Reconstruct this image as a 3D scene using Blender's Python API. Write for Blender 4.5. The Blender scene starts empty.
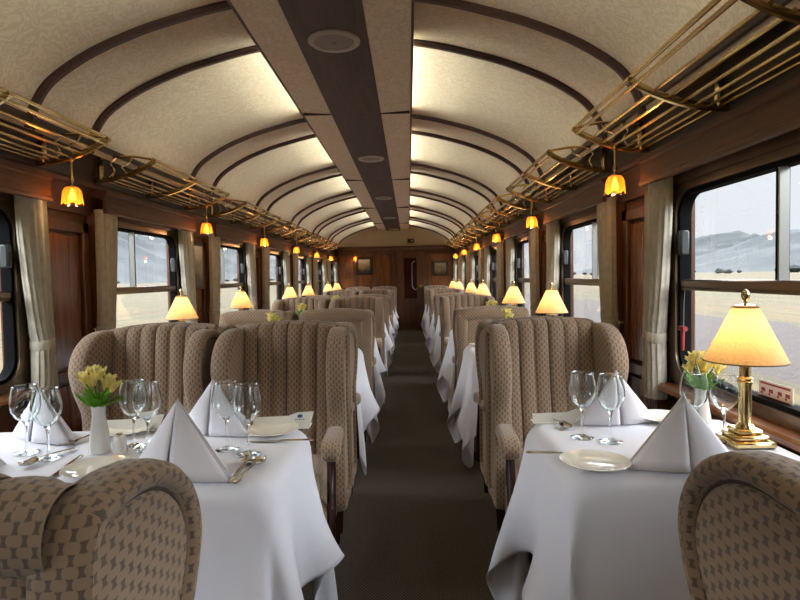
import bpy, math, random
import numpy as np
from mathutils import Vector, Matrix, noise
random.seed(7); np.random.seed(7)
PI = math.pi
scene = bpy.context.scene
COL = scene.collection

# ------------------------------------------------------------------ layout of the carriage (metres)
EYE = 1.24
XR, XL = 1.13, -1.74            # inner faces of the two side walls
XC = -0.305                     # centre line of the carriage
BAY = 1.79
Y0, YE = -6.6, 13.45            # behind the camera .. end wall
def pil(k): return 2.68 + BAY*k      # where the pendants hang, between windows
def win(k, s=1): return 1.90 + BAY*k + (.09 if s < 0 else 0)     # window centres; the left-hand wall sits a little further on
TABLE_Z = 0.745
TABLES = [1.665, 3.89, 5.285, 7.47, 8.865, 11.05, 12.42]
ORD = ['first', 'second', 'third', 'fourth', 'fifth', 'sixth', 'seventh', 'eighth', 'ninth']

# ------------------------------------------------------------------ materials
def rgb(r, g, b):
    f = lambda c: (c/255/12.92) if c/255 <= .04045 else ((c/255+.055)/1.055)**2.4
    return (f(r), f(g), f(b), 1)

class NT:
    def __init__(s, name):
        s.m = bpy.data.materials.new(name); s.m.use_nodes = True
        s.t = s.m.node_tree; s.t.nodes.clear()
        s.out = s.n('ShaderNodeOutputMaterial')
    def n(s, typ, **kw):
        nd = s.t.nodes.new(typ)
        for k, v in kw.items():
            if k[0] == 'i' and k[1:].isdigit(): nd.inputs[int(k[1:])].default_value = v
            elif k in nd.inputs.keys(): nd.inputs[k].default_value = v
            else: setattr(nd, k, v)
        return nd
    def l(s, a, b, ao=0, bi=0):
        o = a.outputs[ao] if not hasattr(a, 'is_output') else a
        s.t.links.new(o, b.inputs[bi])
    def math(s, op, a, b=None, c=None):
        nd = s.n('ShaderNodeMath', operation=op)
        for i, v in enumerate((a, b, c)):
            if v is None: continue
            if isinstance(v, (int, float)): nd.inputs[i].default_value = v
            else: s.t.links.new(v, nd.inputs[i])
        return nd.outputs[0]
    def bsdf(s, **kw):
        b = s.n('ShaderNodeBsdfPrincipled')
        for k, v in kw.items(): b.inputs[k.replace('_', ' ')].default_value = v
        s.t.links.new(b.outputs[0], s.out.inputs[0]); return b
    def ramp(s, fac, stops):
        r = s.n('ShaderNodeValToRGB')
        e = r.color_ramp.elements
        while len(e) < len(stops): e.new(.5)
        for i, (p, c) in enumerate(stops): e[i].position = p; e[i].color = c
        s.t.links.new(fac, r.inputs[0]); return r.outputs[0]
    def bump(s, h, b, strength=.3, dist=.01):
        bp = s.n('ShaderNodeBump'); bp.inputs['Strength'].default_value = strength; bp.inputs['Distance'].default_value = dist
        s.t.links.new(h, bp.inputs['Height']); s.t.links.new(bp.outputs[0], b.inputs['Normal'])

def simple(name, col, rough=.5, metal=0, **kw):
    t = NT(name); t.bsdf(Base_Color=col, Roughness=rough, Metallic=metal, **kw); return t.m

def wood(name, c1, c2, rough=.28, axis=2, scale=1.0, coat=.3):
    t = NT(name); b = t.bsdf(Roughness=rough)
    tc = t.n('ShaderNodeTexCoord'); mp = t.n('ShaderNodeMapping')
    sc = [14, 14, 14]; sc[axis] = 1.1
    mp.inputs['Scale'].default_value = [v*scale for v in sc]
    t.l(tc, mp, 3, 0)
    nz = t.n('ShaderNodeTexNoise', Scale=1.6, Detail=7.0, Roughness=.62, Distortion=1.3); t.l(mp, nz)
    t.t.links.new(t.ramp(nz.outputs[0], [(.28, c1), (.72, c2)]), b.inputs['Base Color'])
    b.inputs['Coat Weight'].default_value = coat; b.inputs['Coat Roughness'].default_value = .15
    t.bump(nz.outputs[0], b, .06, .004)
    return t.m

def fabric(name, tan, dark, a=.0245, bb=.0132):
    """woven upholstery: staggered dark bone shapes on tan, in metres of the surface's own UV"""
    t = NT(name); b = t.bsdf(Roughness=.93)
    b.inputs['Sheen Weight'].default_value = .25; b.inputs['Sheen Roughness'].default_value = .5
    uv = t.n('ShaderNodeUVMap'); sp = t.n('ShaderNodeSeparateXYZ'); t.l(uv, sp)
    nz = t.n('ShaderNodeTexNoise', Scale=900.0, Detail=2.0); t.l(uv, nz)
    wob = t.math('MULTIPLY', t.math('SUBTRACT', nz.outputs[0], .5), .004)
    u = t.math('DIVIDE', t.math('ADD', sp.outputs[0], wob), a); v = t.math('DIVIDE', t.math('ADD', sp.outputs[1], wob), bb)
    row = t.math('FLOOR', v)
    uu = t.math('ADD', u, t.math('MULTIPLY', row, .5))
    fx = t.math('ABSOLUTE', t.math('SUBTRACT', t.math('FRACT', uu), .5))
    fy = t.math('ABSOLUTE', t.math('SUBTRACT', t.math('FRACT', v), .5))
    wdt = t.math('ADD', .105, t.math('MULTIPLY', t.math('POWER', t.math('MULTIPLY', fy, 2.0), 2.2), .10))
    inx = t.math('LESS_THAN', fx, wdt); iny = t.math('LESS_THAN', fy, .51)
    mask = t.math('MULTIPLY', inx, iny)
    thr = t.math('MULTIPLY', t.math('SINE', t.math('MULTIPLY', sp.outputs[1], 2400.0)), .14)
    m2 = t.math('MULTIPLY', mask, t.math('ADD', .86, thr))
    mx = t.n('ShaderNodeMix', data_type='RGBA'); mx.inputs[6].default_value = tan; mx.inputs[7].default_value = dark
    t.t.links.new(m2, mx.inputs[0])
    nz2 = t.n('ShaderNodeTexNoise', Scale=1800.0, Detail=1.0); t.l(uv, nz2)
    mu = t.n('ShaderNodeMix', data_type='RGBA', blend_type='MULTIPLY'); mu.inputs[0].default_value = .55
    t.t.links.new(mx.outputs[2], mu.inputs[6]); t.t.links.new(t.ramp(nz2.outputs[0], [(.3, (.62, .62, .62, 1)), (.7, (1.15, 1.15, 1.15, 1))]), mu.inputs[7])
    t.t.links.new(mu.outputs[2], b.inputs['Base Color'])
    t.bump(t.math('SUBTRACT', nz2.outputs[0], t.math('MULTIPLY', mask, .6)), b, .25, .0012)
    return t.m

def damask(name, c1, c2):
    t = NT(name); b = t.bsdf(Roughness=.75)
    tc = t.n('ShaderNodeTexCoord')
    n1 = t.n('ShaderNodeTexNoise', Scale=3.2, Detail=2.0, Distortion=2.2); t.l(tc, n1, 3)
    n2 = t.n('ShaderNodeTexNoise', Scale=8.0, Detail=1.0, Distortion=2.6); t.l(tc, n2, 3)
    s = t.math('ADD', t.math('MULTIPLY', n1.outputs[0], .5), t.math('MULTIPLY', n2.outputs[0], .5))
    w = t.math('ABSOLUTE', t.math('SUBTRACT', s, .5))
    t.t.links.new(t.ramp(w, [(.0, c2), (.03, c2), (.04, c1), (.075, c1), (.085, c2), (.12, c2), (.13, c1)]), b.inputs['Base Color'])
    return t.m

def carpet():
    t = NT('carpet'); b = t.bsdf(Roughness=1.0)
    tc = t.n('ShaderNodeTexCoord'); sp = t.n('ShaderNodeSeparateXYZ'); t.l(tc, sp, 3)
    sx = t.math('SINE', t.math('MULTIPLY', sp.outputs[0], 2*PI/.014)); sy = t.math('SINE', t.math('MULTIPLY', sp.outputs[1], 2*PI/.020))
    p = t.math('MULTIPLY', sx, sy)
    nz = t.n('ShaderNodeTexNoise', Scale=260.0, Detail=2.0); t.l(tc, nz, 3)
    q = t.math('ADD', t.math('MULTIPLY', p, .22), nz.outputs[0])
    t.t.links.new(t.ramp(q, [(.32, rgb(46, 42, 39)), (.52, rgb(76, 69, 62)), (.74, rgb(130, 118, 100))]), b.inputs['Base Color'])
    t.bump(q, b, .5, .004)
    return t.m

def brass(name='brass'):
    t = NT(name); b = t.bsdf(Base_Color=rgb(205, 165, 92), Metallic=1.0, Roughness=.2)
    tc = t.n('ShaderNodeTexCoord'); nz = t.n('ShaderNodeTexNoise', Scale=4.0, Detail=1.0); t.l(tc, nz, 3)
    t.t.links.new(t.ramp(nz.outputs[0], [(.3, rgb(184, 156, 102)), (.7, rgb(232, 208, 152))]), b.inputs['Base Color'])
    return t.m

def linen(name, col, tr=.0):
    t = NT(name); b = t.bsdf(Base_Color=col, Roughness=.85)
    b.inputs['Sheen Weight'].default_value = .15
    tc = t.n('ShaderNodeTexCoord'); nz = t.n('ShaderNodeTexNoise', Scale=4.0, Detail=4.0, Distortion=.8); t.l(tc, nz, 3)
    t.bump(nz.outputs[0], b, .28, .012)
    return t.m

def translucent(name, col, mixf=.5, emit=None, es=0, texscale=90.0):
    t = NT(name)
    tc = t.n('ShaderNodeTexCoord'); nz = t.n('ShaderNodeTexNoise', Scale=texscale, Detail=3.0); t.l(tc, nz, 3)
    d2 = tuple(c*.8 for c in col[:3])+(1,)
    c = t.ramp(nz.outputs[0], [(.3, d2), (.7, col)])
    d = t.n('ShaderNodeBsdfDiffuse'); tr = t.n('ShaderNodeBsdfTranslucent'); mx = t.n('ShaderNodeMixShader'); mx.inputs[0].default_value = mixf
    t.t.links.new(c, d.inputs[0]); t.t.links.new(c, tr.inputs[0]); t.l(d, mx, 0, 1); t.l(tr, mx, 0, 2)
    last = mx
    if emit:
        e = t.n('ShaderNodeEmission'); e.inputs[0].default_value = emit; e.inputs[1].default_value = es
        ad = t.n('ShaderNodeAddShader'); t.l(mx, ad, 0, 0); t.l(e, ad, 0, 1); last = ad
    t.l(last, t.out); return t.m

def thin_glass(name, tint=(.97, .98, .98, 1), drops=0.0, refl=1.0):
    t = NT(name)
    tr = t.n('ShaderNodeBsdfTransparent'); tr.inputs[0].default_value = tint
    gl = t.n('ShaderNodeBsdfGlossy'); gl.inputs[1].default_value = .01
    lw = t.n('ShaderNodeLayerWeight'); lw.inputs[0].default_value = .5
    fr = t.math('ADD', .06, t.math('MULTIPLY', t.math('POWER', lw.outputs[1], 5.0), .9))
    mx = t.n('ShaderNodeMixShader'); t.t.links.new(t.math('MULTIPLY', fr, refl), mx.inputs[0]); t.l(tr, mx, 0, 1); t.l(gl, mx, 0, 2)
    last = mx
    if drops:
        tc = t.n('ShaderNodeTexCoord'); acc = None
        for sc, r in ((62.0, .23), (105.0, .26), (27.0, .14)):
            vo = t.n('ShaderNodeTexVoronoi', Scale=sc); t.l(tc, vo, 3)
            nz = t.n('ShaderNodeTexNoise', Scale=4.5+sc*.02, Detail=2.0); t.l(tc, nz, 3)
            rad = t.math('MULTIPLY', t.math('SUBTRACT', nz.outputs[0], .42), r*2.4)
            m = t.math('LESS_THAN', vo.outputs[0], rad)
            acc = m if acc is None else t.math('MAXIMUM', acc, m)
        df = t.n('ShaderNodeBsdfRefraction'); df.inputs[0].default_value = (.97, .98, 1, 1); df.inputs[1].default_value = .35; df.inputs[2].default_value = 1.12
        m2 = t.n('ShaderNodeMixShader'); t.t.links.new(t.math('MULTIPLY', acc, drops), m2.inputs[0]); t.l(mx, m2, 0, 1); t.l(df, m2, 0, 2); last = m2
    t.l(last, t.out); return t.m

M = {}
M['wall_wood'] = wood('wall_wood', rgb(52, 26, 13), rgb(112, 62, 30), .3)
M['panel_wood'] = wood('panel_wood', rgb(70, 34, 14), rgb(140, 76, 34), .24)
M['beam_wood'] = wood('beam_wood', rgb(52, 30, 20), rgb(98, 60, 40), .55, axis=1, coat=.0)
M['dark_wood'] = wood('dark_wood', rgb(34, 20, 14), rgb(60, 37, 26), .45, axis=1, coat=.1)
M['rib_wood'] = wood('rib_wood', rgb(52, 31, 22), rgb(80, 50, 36), .5, axis=0, coat=0)
M['strip_wood'] = wood('strip_wood', rgb(60, 41, 34), rgb(92, 66, 55), .6, axis=1, coat=0)
M['end_wood'] = wood('end_wood', rgb(58, 31, 17), rgb(112, 66, 37), .35)
M['leg_wood'] = wood('leg_wood', rgb(26, 12, 8), rgb(60, 30, 20), .18)
M['sill_wood'] = wood('sill_wood', rgb(110, 66, 36), rgb(166, 108, 64), .3, axis=1)
M['fabric'] = fabric('woven_upholstery', rgb(151, 127, 103), rgb(94, 78, 66))
M['pipe'] = simple('upholstery_piping', rgb(84, 68, 56), .9)
M['damask'] = damask('ceiling_damask', rgb(206, 186, 160), rgb(195, 173, 146))
M['panel_damask'] = damask('panel_damask', rgb(232, 214, 190), rgb(218, 198, 172))
M['lunette'] = simple('cream_paint', rgb(190, 172, 140), .7)
M['carpet'] = carpet()
M['brass'] = brass()
M['linen'] = linen('white_tablecloth', (.77, .775, .84, 1))
M['napkin'] = linen('white_napkin', (.77, .755, .80, 1))
M['curtain'] = translucent('curtain_cloth', rgb(212, 205, 187), .22, texscale=30.0)
M['glass'] = thin_glass('window_glass', (.93, .95, .95, 1), 0)
M['wetglass'] = thin_glass('rain_spotted_glass', (.93, .95, .95, 1), .85)
M['bowl'] = thin_glass('thin_crystal', (.975, .98, .985, 1), 0, 1.6)
t = NT('crystal'); g = t.n('ShaderNodeBsdfGlass'); g.inputs[0].default_value = (.97, .985, .985, 1); g.inputs[2].default_value = 1.48; t.l(g, t.out); M['crystal'] = t.m
M['bronze'] = simple('window_metal', rgb(120, 102, 84), .32, .75)
M['steel'] = simple('window_steel', rgb(150, 150, 146), .3, .8)
M['rubber'] = simple('rubber_gasket', rgb(20, 20, 21), .95, Specular_IOR_Level=.1)
M['latch'] = simple('grey_latch', rgb(62, 65, 67), .6)
M['china'] = simple('ivory_china', rgb(236, 230, 214), .12, Coat_Weight=.5)
M['vase'] = simple('white_china', rgb(236, 234, 228), .15, Coat_Weight=.5)
M['silver'] = simple('silver', rgb(206, 198, 184), .16, 1.0)
M['petal'] = translucent('yellow_petal', rgb(250, 238, 160), .3, texscale=40.0)
M['leaf'] = translucent('green_leaf', rgb(110, 164, 60), .3, texscale=40.0)
M['shade'] = translucent('lamp_shade_paper', rgb(250, 218, 170), .62, texscale=120.0)
M['shade_rim'] = simple('shade_trim', rgb(110, 84, 50), .7)
t = NT('amber_glass')
tr = t.n('ShaderNodeBsdfTranslucent'); tr.inputs[0].default_value = rgb(244, 140, 48)
tp = t.n('ShaderNodeBsdfTransparent'); tp.inputs[0].default_value = rgb(250, 176, 92)
gs = t.n('ShaderNodeBsdfGlossy'); gs.inputs[1].default_value = .08
m1 = t.n('ShaderNodeMixShader'); m1.inputs[0].default_value = .45; t.l(tr, m1, 0, 1); t.l(tp, m1, 0, 2)
m2 = t.n('ShaderNodeMixShader'); m2.inputs[0].default_value = .1; t.l(m1, m2, 0, 1); t.l(gs, m2, 0, 2); t.l(m2, t.out); M['amber'] = t.m
t = NT('lit_bulb'); e = t.n('ShaderNodeEmission'); e.inputs[0].default_value = rgb(255, 200, 110); e.inputs[1].default_value = 9; t.l(e, t.out); M['bulb'] = t.m
t = NT('lit_tube'); e = t.n('ShaderNodeEmission'); e.inputs[0].default_value = (.86, 1.0, .80, 1); e.inputs[1].default_value = 12; t.l(e, t.out); M['tube'] = t.m
M['white_plastic'] = simple('white_plastic', rgb(190, 178, 168), .5)
M['grille'] = simple('grey_grille', rgb(150, 138, 130), .6)
M['card'] = simple('menu_card', rgb(226, 224, 214), .6)
M['blue'] = simple('blue_print', rgb(30, 88, 140), .6)
M['red'] = simple('red_plastic', rgb(150, 46, 46), .5)
M['sticker'] = simple('sticker_paper', rgb(232, 220, 208), .6)
M['black'] = simple('black_plastic', rgb(20, 20, 22), .5)
M['pic_frame'] = simple('dark_frame', rgb(30, 20, 15), .4)
t = NT('landscape_print'); b = t.bsdf(Roughness=.4); tc = t.n('ShaderNodeTexCoord'); sp = t.n('ShaderNodeSeparateXYZ'); t.l(tc, sp, 3)
nz = t.n('ShaderNodeTexNoise', Scale=9.0, Detail=5.0); t.l(tc, nz, 3)
t.t.links.new(t.ramp(t.math('ADD', t.math('MULTIPLY', sp.outputs[2], 3.2), t.math('MULTIPLY', nz.outputs[0], .8)), [(.1, rgb(70, 62, 48)), (.4, rgb(150, 138, 112)), (.75, rgb(196, 194, 184))]), b.inputs['Base Color']); M['print'] = t.m
M['mirror'] = simple('mirror', (.8, .8, .8, 1), .05, 1.0)
t = NT('door_glass'); b = t.bsdf(Base_Color=rgb(60, 28, 20), Roughness=.06); M['door_glass'] = t.m
# outside
def ground():
    t = NT('field'); b = t.bsdf(Roughness=1.0); tc = t.n('ShaderNodeTexCoord'); sp = t.n('ShaderNodeSeparateXYZ'); t.l(tc, sp, 3)
    n1 = t.n('ShaderNodeTexNoise', Scale=.12, Detail=6.0); t.l(tc, n1, 3)
    mp = t.n('ShaderNodeMapping'); mp.inputs['Scale'].default_value = (.6, .05, 1); t.l(tc, mp, 3)
    n2 = t.n('ShaderNodeTexNoise', Scale=1.0, Detail=6.0); t.l(mp, n2)
    g = t.ramp(n2.outputs[0], [(.30, rgb(50, 45, 20)), (.45, rgb(88, 70, 34)), (.56, rgb(54, 53, 24)), (.7, rgb(96, 79, 42))])
    x = t.math('ADD', sp.outputs[0], t.math('MULTIPLY', t.math('SUBTRACT', n1.outputs[0], .5), 5.0))
    road = t.math('MULTIPLY', t.math('GREATER_THAN', x, 7.6), t.math('LESS_THAN', x, 17.0))
    n3 = t.n('ShaderNodeTexNoise', Scale=2.5, Detail=4.0); t.l(tc, n3, 3)
    rc = t.ramp(n3.outputs[0], [(.3, rgb(46, 37, 33)), (.7, rgb(63, 52, 47))])
    mx = t.n('ShaderNodeMix', data_type='RGBA'); t.t.links.new(road, mx.inputs[0]); t.t.links.new(g, mx.inputs[6]); t.t.links.new(rc, mx.inputs[7])
    t.t.links.new(mx.outputs[2], b.inputs['Base Color']); return t.m
M['ground'] = ground()
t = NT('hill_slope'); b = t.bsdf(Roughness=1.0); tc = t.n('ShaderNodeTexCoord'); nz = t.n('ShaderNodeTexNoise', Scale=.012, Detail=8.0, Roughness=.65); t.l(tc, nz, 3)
t.t.links.new(t.ramp(nz.outputs[0], [(.35, rgb(41, 47, 50)), (.52, rgb(50, 55, 58)), (.7, rgb(60, 63, 62))]), b.inputs['Base Color']); M['hill'] = t.m  # blue-grey distance haze put into the slope colour
M['tree'] = simple('tree_leaves', rgb(32, 38, 34), 1.0)

# ------------------------------------------------------------------ mesh helpers
class MB:
    def __init__(s): s.v = []; s.f = []
    def add(s, vs, fs):
        o = len(s.v); s.v += [tuple(v) for v in vs]; s.f += [tuple(i+o for i in f) for f in fs]; return s
    def box(s, c, d, b=0.0, rot=None):
        x, y, z = [k/2 for k in d]
        if b <= 0:
            vs = [(i*x, j*y, k*z) for i in (-1, 1) for j in (-1, 1) for k in (-1, 1)]
            fs = [(0, 1, 3, 2), (4, 6, 7, 5), (0, 4, 5, 1), (2, 3, 7, 6), (0, 2, 6, 4), (1, 5, 7, 3)]
        else:   # chamfered box
            b = min(b, x*.95, y*.95, z*.95); vs = []; fs = []
            ix = {}
            for i in (-1, 1):
                for j in (-1, 1):
                    for k in (-1, 1):
                        for a, p in (('x', (i*x, j*(y-b), k*(z-b))), ('y', (i*(x-b), j*y, k*(z-b))), ('z', (i*(x-b), j*(y-b), k*z))):
                            ix[(i, j, k, a)] = len(vs); vs.append(p)
            for i in (-1, 1):
                fs.append([ix[(i, -1, -1, 'x')], ix[(i, 1, -1, 'x')], ix[(i, 1, 1, 'x')], ix[(i, -1, 1, 'x')]][::i])
                fs.append([ix[(-1, i, -1, 'y')], ix[(-1, i, 1, 'y')], ix[(1, i, 1, 'y')], ix[(1, i, -1, 'y')]][::i])
                fs.append([ix[(-1, -1, i, 'z')], ix[(1, -1, i, 'z')], ix[(1, 1, i, 'z')], ix[(-1, 1, i, 'z')]][::i])
            for i in (-1, 1):
                for j in (-1, 1):
                    fs.append([ix[(i, j, -1, 'x')], ix[(i, j, -1, 'y')], ix[(i, j, 1, 'y')], ix[(i, j, 1, 'x')]][::i*j])
                    fs.append([ix[(i, -1, j, 'x')], ix[(i, 1, j, 'x')], ix[(i, 1, j, 'z')], ix[(i, -1, j, 'z')]][::i*j])
                    fs.append([ix[(-1, i, j, 'y')], ix[(-1, i, j, 'z')], ix[(1, i, j, 'z')], ix[(1, i, j, 'y')]][::i*j])
                    for k in (-1, 1):
                        fs.append([ix[(i, j, k, 'x')], ix[(i, j, k, 'y')], ix[(i, j, k, 'z')]][::i*j*k])
        if rot is not None: vs = [rot @ Vector(v) for v in vs]
        s.add([(v[0]+c[0], v[1]+c[1], v[2]+c[2]) for v in vs], fs); return s
    def tube(s, pts, r, n=8, cap=True, flat=1.0):
        pts = [Vector(p) for p in pts]; m = len(pts); rr = r if isinstance(r, (list, tuple)) else [r]*m
        rings = []; up = None
        for i in range(m):
            d = (pts[min(i+1, m-1)]-pts[max(i-1, 0)]).normalized()
            if up is None:
                up = Vector((0, 0, 1)) if abs(d.z) < .9 else Vector((0, 1, 0))
            a = d.cross(up).normalized(); b = a.cross(d).normalized(); up = b
            rings.append([pts[i]+a*math.cos(2*PI*k/n)*rr[i]+b*math.sin(2*PI*k/n)*rr[i]*flat for k in range(n)])
        vs = [p for R in rings for p in R]
        fs = [(i*n+k, i*n+(k+1) % n, (i+1)*n+(k+1) % n, (i+1)*n+k) for i in range(m-1) for k in range(n)]
        if cap: fs += [tuple(range(n))[::-1], tuple((m-1)*n+k for k in range(n))]
        s.add(vs, fs); return s
    def lathe(s, prof, n=20, c=(0, 0, 0), flute=0.0, nf=0, sq=None):
        vs = []; fs = []; m = len(prof)
        for r, z in prof:
            for k in range(n):
                a = 2*PI*k/n; q = r*(1+flute*math.cos(nf*a)) if nf else r
                if sq: q = r/((abs(math.cos(a))**sq+abs(math.sin(a))**sq)**(1/sq))
                vs.append((c[0]+q*math.cos(a), c[1]+q*math.sin(a), c[2]+z))
        for i in range(m-1):
            for k in range(n): fs.append((i*n+k, i*n+(k+1) % n, (i+1)*n+(k+1) % n, (i+1)*n+k))
        if prof[0][0] > 1e-6: fs.append(tuple(range(n))[::-1])
        if prof[-1][0] > 1e-6 : fs.append(tuple((m-1)*n+k for k in range(n)))
        s.add(vs, fs); return s
    def grid(s, rows, closed=False):
        m = len(rows); n = len(rows[0]); vs = [p for r in rows for p in r]
        fs = [(i*n+k, i*n+(k+1) % n, (i+1)*n+(k+1) % n, (i+1)*n+k) for i in range(m-1) for k in range(n if closed else n-1)]
        s.add(vs, fs); return s
    def prism(s, poly, a, b, axis='y'):
        """extrude a polygon (pairs) along an axis between a and b"""
        P = {'y': lambda p, t: (p[0], t, p[1]), 'x': lambda p, t: (t, p[0], p[1]), 'z': lambda p, t: (p[0], p[1], t)}[axis]
        n = len(poly); vs = [P(p, a) for p in poly]+[P(p, b) for p in poly]
        fs = [(k, (k+1) % n, n+(k+1) % n, n+k) for k in range(n)]+[tuple(range(n))[::-1], tuple(range(n, 2*n))]
        s.add(vs, fs); return s
    def build(s, name, mat, parent=None, smooth=True, angle=38, uv=False, loc=None, fix=True):
        me = bpy.data.meshes.new(name); me.from_pydata(s.v, [], s.f)
        if fix:
            import bmesh
            bm = bmesh.new(); bm.from_mesh(me); bmesh.ops.remove_doubles(bm, verts=bm.verts, dist=1e-6)
            bmesh.ops.recalc_face_normals(bm, faces=bm.faces); bm.to_mesh(me); bm.free()
        me.materials.append(mat)
        if smooth:
            me.shade_smooth(); me.set_sharp_from_angle(angle=math.radians(angle))
        if uv: box_uv(me)
        o = bpy.data.objects.new(name, me); COL.objects.link(o)
        if parent: o.parent = parent
        if loc: o.location = loc
        return o

def box_uv(me):
    ul = me.uv_layers.new(name='UVMap')
    for p in me.polygons:
        n = p.normal; a = [abs(n.x), abs(n.y)*1.15, abs(n.z)]; k = a.index(max(a))
        for li in p.loop_indices:
            c = me.vertices[me.loops[li].vertex_index].co
            ul.data[li].uv = (c.y, c.z) if k == 0 else ((c.x, c.z) if k == 1 else (c.x, c.y))

def smooth_closed(pts, sub=4):
    n = len(pts); out = []
    for i in range(n):
        p0, p1, p2, p3 = [Vector(pts[(i+j-1) % n]) for j in range(4)]
        for k in range(sub):
            t = k/sub
            out.append(.5*((2*p1)+(-p0+p2)*t+(2*p0-5*p1+4*p2-p3)*t*t+(-p0+3*p1-3*p2+p3)*t**3))
    return out
def smooth_open(pts, sub=4):
    out = []; n = len(pts)
    for i in range(n-1):
        p0, p1, p2, p3 = [Vector(pts[min(max(i+j-1, 0), n-1)]) for j in range(4)]
        for k in range(sub):
            t = k/sub
            out.append(.5*((2*p1)+(-p0+p2)*t+(2*p0-5*p1+4*p2-p3)*t*t+(-p0+3*p1-3*p2+p3)*t**3))
    out.append(Vector(pts[-1])); return out

def thing(name, label, cat, loc=(0, 0, 0), rz=0, group=None):
    o = bpy.data.objects.new(name, None); COL.objects.link(o); o.empty_display_size = .1
    o.location = loc; o.rotation_euler = (0, 0, rz); tag(o, label, cat, group); return o
def tag(o, label, cat, group=None):
    o['label'] = label; o['category'] = cat
    if group: o['group'] = group
    return o
def struct(o): o['kind'] = 'structure'; return o
KIDS = {}
def copy_tree(root, label, loc, rz=0, group=None, scale=None):
    r = root.copy(); COL.objects.link(r); r.location = loc; r.rotation_euler = (0, 0, rz); r['label'] = label
    if group: r['group'] = group
    if scale: r.scale = scale
    def rec(src, dst):
        for ch in KIDS[src.name]:
            c = ch.copy(); COL.objects.link(c); c.parent = dst; rec2(ch, c)
    def rec2(src, dst):
        for ch in KIDS.get(src.name, []):
            c = ch.copy(); COL.objects.link(c); c.parent = dst
    if root.name not in KIDS: note(root)
    rec(root, r); return r
def note(o):
    KIDS[o.name] = list(o.children)
    for c in o.children: KIDS[c.name] = list(c.children)

# ------------------------------------------------------------------ shell of the carriage
o = MB().box((XC, (Y0+YE)/2, -.03), (XR-XL+.3, YE-Y0+.3, .06)).build('floor', M['carpet']); struct(o)

WZ0, WZ1, WH = .80, 1.585, .55            # window opening
def side_wall(name, xw, sgn):
    m = MB(); th = .07; xc = xw+sgn*th/2
    L = YE-Y0+.2; yc = (Y0+YE)/2
    m.box((xc, yc, WZ0/2), (th, L, WZ0)); m.box((xc, yc, (WZ1+1.92)/2), (th, L, 1.92-WZ1))
    edges = [Y0-.1]
    for k in range(-4, 7): edges += [win(k, sgn)-WH, win(k, sgn)+WH]
    edges.append(YE+.1)
    for a, b in zip(edges[0::2], edges[1::2]):
        if b > a: m.box((xc, (a+b)/2, (WZ0+WZ1)/2), (th, b-a, WZ1-WZ0))
    return struct(m.build(name, M['wall_wood'], smooth=False, fix=False))
side_wall('wall_right', XR, 1); side_wall('wall_left', XL, -1)

# windows
def rrect(w, h, r, n=8):
    out = []
    for cx, cy, a0 in ((w-r, h-r, 0), (-w+r, h-r, 90), (-w+r, -h+r, 180), (w-r, -h+r, 270)):
        for k in range(n+1):
            a = math.radians(a0+90*k/n); out.append((cx+r*math.cos(a), cy+r*math.sin(a)))
    return out
def ring(m, o, i, xa, xb):
    """ring between two outlines (y,z lists of equal length), from x=xa (room side) to xb"""
    n = len(o)
    vs = [(xa, *p) for p in o]+[(xa, *p) for p in i]+[(xb, *p) for p in o]+[(xb, *p) for p in i]
    fs = []
    for k in range(n):
        j = (k+1) % n
        fs += [(k, j, n+j, n+k), (n+k, n+j, 3*n+j, 3*n+k), (2*n+k, 3*n+k, 3*n+j, 2*n+j), (k, 2*n+k, 2*n+j, j)]
    m.add(vs, fs)
def window(idx, k, xw, s):
    zc = (WZ0+WZ1)/2; hh = (WZ1-WZ0)/2
    e = bpy.data.objects.new('window_%d' % idx, None); COL.objects.link(e); e.location = (xw, win(k, s), zc); struct(e)
    near = 1
    m = MB(); ring(m, rrect(WH+.045, hh+.045, .03), rrect(WH-.015, hh-.015, .10), -s*.018, s*.045); m.build('frame', M['bronze'], e)
    m = MB(); ring(m, rrect(WH-.012, hh-.012, .10), rrect(WH-.032, hh-.032, .085), -s*.006, s*.04); m.build('gasket', M['rubber'], e)
    zr = 1.192-zc
    m = MB().box((s*.015, 0, zr), (.04, 2*WH-.06, .036), .006); m.box((s*.015, 0, zr-.022), (.03, 2*WH-.06, .008)); m.build('rail', M['bronze'], e)
    ym = -.10
    m = MB().box((s*.018, ym, (zr+hh)/2), (.03, .022, hh-zr-.03)); m.build('mullion', M['rubber'], e)
    m = MB().box((s*.012, ym-.014, (zr+hh)/2), (.03, .008, hh-zr-.03)); m.build('sash_bar', M['steel'], e)
    gl = [(s*.025, *p) for p in rrect(WH-.03, hh-.03, .085)]
    M_ = 'wetglass' if s > 0 else 'glass'
    MB().add(gl, [tuple(range(len(gl)))]).build('pane', M[M_], e, smooth=False, fix=False)
    MB().box((-s*.004, WH-.055, 1.36-zc), (.035, .035, .10), .006).build('latch', M['latch'], e)
    MB().box((-s*.035, 0, WZ0-zc-.045), (.09, 2*WH+.14, .035), .01).build('sill', M['sill_wood'], e)
    return e
idx = 1
for s, xw in ((1, XR), (-1, XL)):
    for k in range(-4, 7):
        window(idx, k, xw, s); idx += 1

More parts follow.
